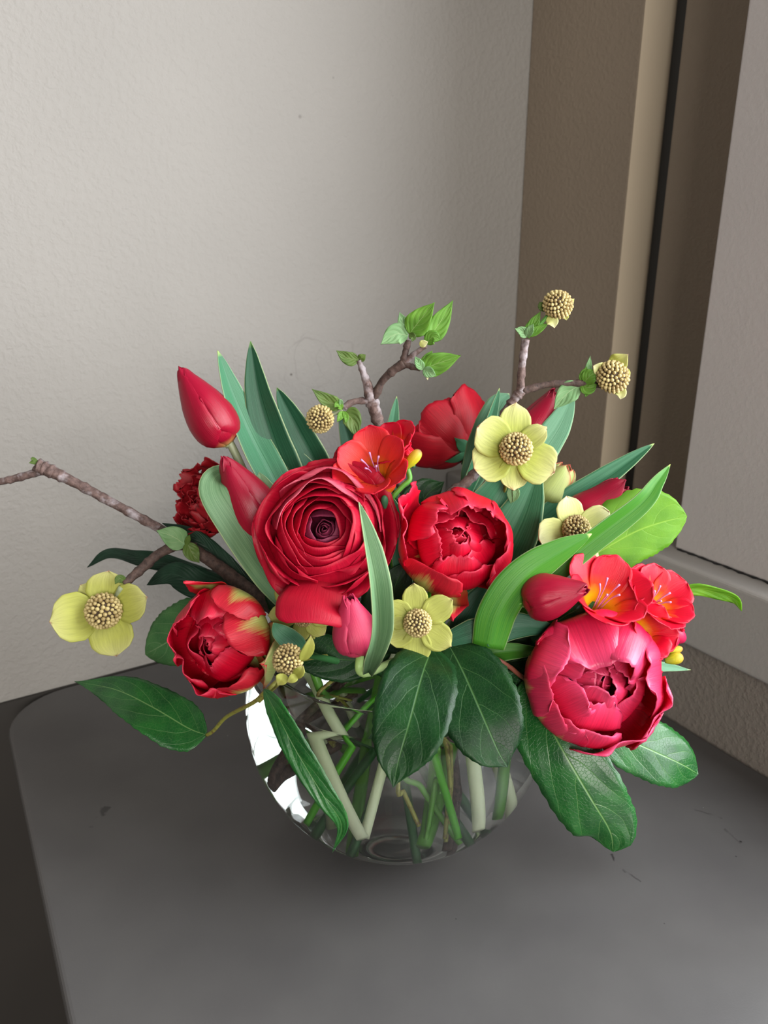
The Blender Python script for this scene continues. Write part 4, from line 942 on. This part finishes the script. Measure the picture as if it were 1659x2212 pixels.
blade('dark tulip leaf under the olive leaf of the middle branch', [(800, 1040, .495), (765, 980, .498), (734, 888, .50)], 26, TLEAFD, roll=5, seed=6)
blade('green tulip leaf standing before the ranunculus seen from behind', [(1000, 1070, .495), (1032, 985, .498), (1056, 912, .50), (1079, 838, .502)], 15, TLEAF, roll=35, fold=.5, seed=7)
blade('broad pale blue-green tulip leaf just left of the big dogwood flower', [(1010, 1060, .50), (1045, 960, .503), (1075, 880, .505), (1100, 850, .507)], 36, TLEAFP, roll=0, shape='lance', fold=.1, seed=8)
blade('pale backlit tulip leaf rising right of the big dogwood flower', [(1110, 1080, .49), (1160, 990, .50), (1205, 920, .505), (1240, 850, .51)], 36, TLEAFP, roll=0, fold=.1, seed=9)
blade('broad green tulip leaf in the middle, right of the central double tulip', [(1010, 1330, .445), (1075, 1220, .45), (1125, 1120, .455), (1165, 1010, .46)], 62, TLEAF, roll=(0, -10, -10, 0), fold=.25, seed=10)
blade('upright broad tulip leaf behind the central double tulip', [(980, 1260, .462), (1020, 1160, .465), (1065, 1080, .468), (1120, 990, .472)], 56, TLEAF, roll=(10, 15, 15, 10), fold=.2, seed=11)
blade('tulip leaf pointing right above the open crimson tulip', [(1160, 1140, .47), (1230, 1085, .475), (1320, 1025, .48), (1413, 958, .485)], 27, TLEAF, roll=-20, fold=.4, seed=12)
blade('longest bright green tulip leaf sweeping to the upper right across the cream dogwood flower', [(1080, 1370, .405), (1170, 1260, .402), (1270, 1175, .405), (1380, 1090, .41), (1420, 1040, .415), (1448, 1003, .42)], 25, TLEAFB, roll=(10, 20, 20, 15), fold=.35, shape='lance', seed=13)
blade('bright curved tulip leaf in front, its pale tip ending before the cream dogwood flower', [(1055, 1400, .375), (1078, 1320, .378), (1130, 1248, .382), (1205, 1195, .387), (1278, 1153, .392)], 42, TLEAFB, roll=(10, 15, 20, 15), fold=-.25, seed=14)
blade('folded tulip leaf standing in front of the ranunculus with a blunt rolled tip', [(796, 1452, .366), (815, 1370, .356), (808, 1270, .345), (790, 1170, .35), (775, 1084, .355)], 25, TLEAFG, roll=(0, 25, 38, 40), fold=1.0, shape='lance', seed=15)
blade('wide grey-green tulip leaf folded over below the two left crimson buds', [(640, 1300, .44), (575, 1220, .43), (520, 1140, .43), (470, 1062, .435), (480, 1030, .45), (530, 1040, .46)], 46, TLEAFG, roll=(10, 10, 0, -10), fold=.15, shape='strap', seed=16)
blade('second grey-green tulip leaf behind the folded one, beside the ranunculus edge', [(640, 1290, .44), (605, 1180, .445), (580, 1090, .45), (560, 1020, .455)], 44, TLEAFG, roll=0, fold=.2, shape='strap', seed=17)
blade('dark tulip leaf lying to the right below the sideways bud', [(950, 1400, .382), (1030, 1372, .38), (1120, 1352, .382), (1215, 1362, .386)], 36, TLEAFD, roll=10, fold=-.2, shape='lance', seed=18)
blade('narrow green tulip leaf just above the reddish stem at the right', [(990, 1430, .392), (1080, 1410, .392), (1180, 1405, .395)], 22, TLEAFB, roll=-10, fold=.3, shape='lance', seed=19)
blade('tulip leaf whose pale tip shows right of the large double tulip', [(1020, 1470, .41), (1200, 1450, .415), (1400, 1440, .42), (1492, 1447, .42)], 16, TLEAFP, roll=-10, fold=.3, shape='lance', seed=20)
blade('short dark blue-green tulip leaf under the central double tulip', [(1010, 1420, .40), (1020, 1360, .40), (1050, 1300, .405), (1090, 1250, .41)], 52, TLEAFD, roll=5, fold=-.15, shape='strap', seed=21)
blade('thin tulip leaf between the ranunculus and the central double tulip', [(880, 1320, .43), (868, 1220, .435), (856, 1120, .44), (845, 1070, .445)], 20, TLEAF, roll=0, fold=.3, seed=22)
blade('small blue-green tulip leaf left of the rose pink bud', [(660, 1420, .375), (635, 1390, .373), (605, 1365, .373), (590, 1345, .375)], 24, TLEAF, roll=0, fold=.15, shape='lance', seed=23)
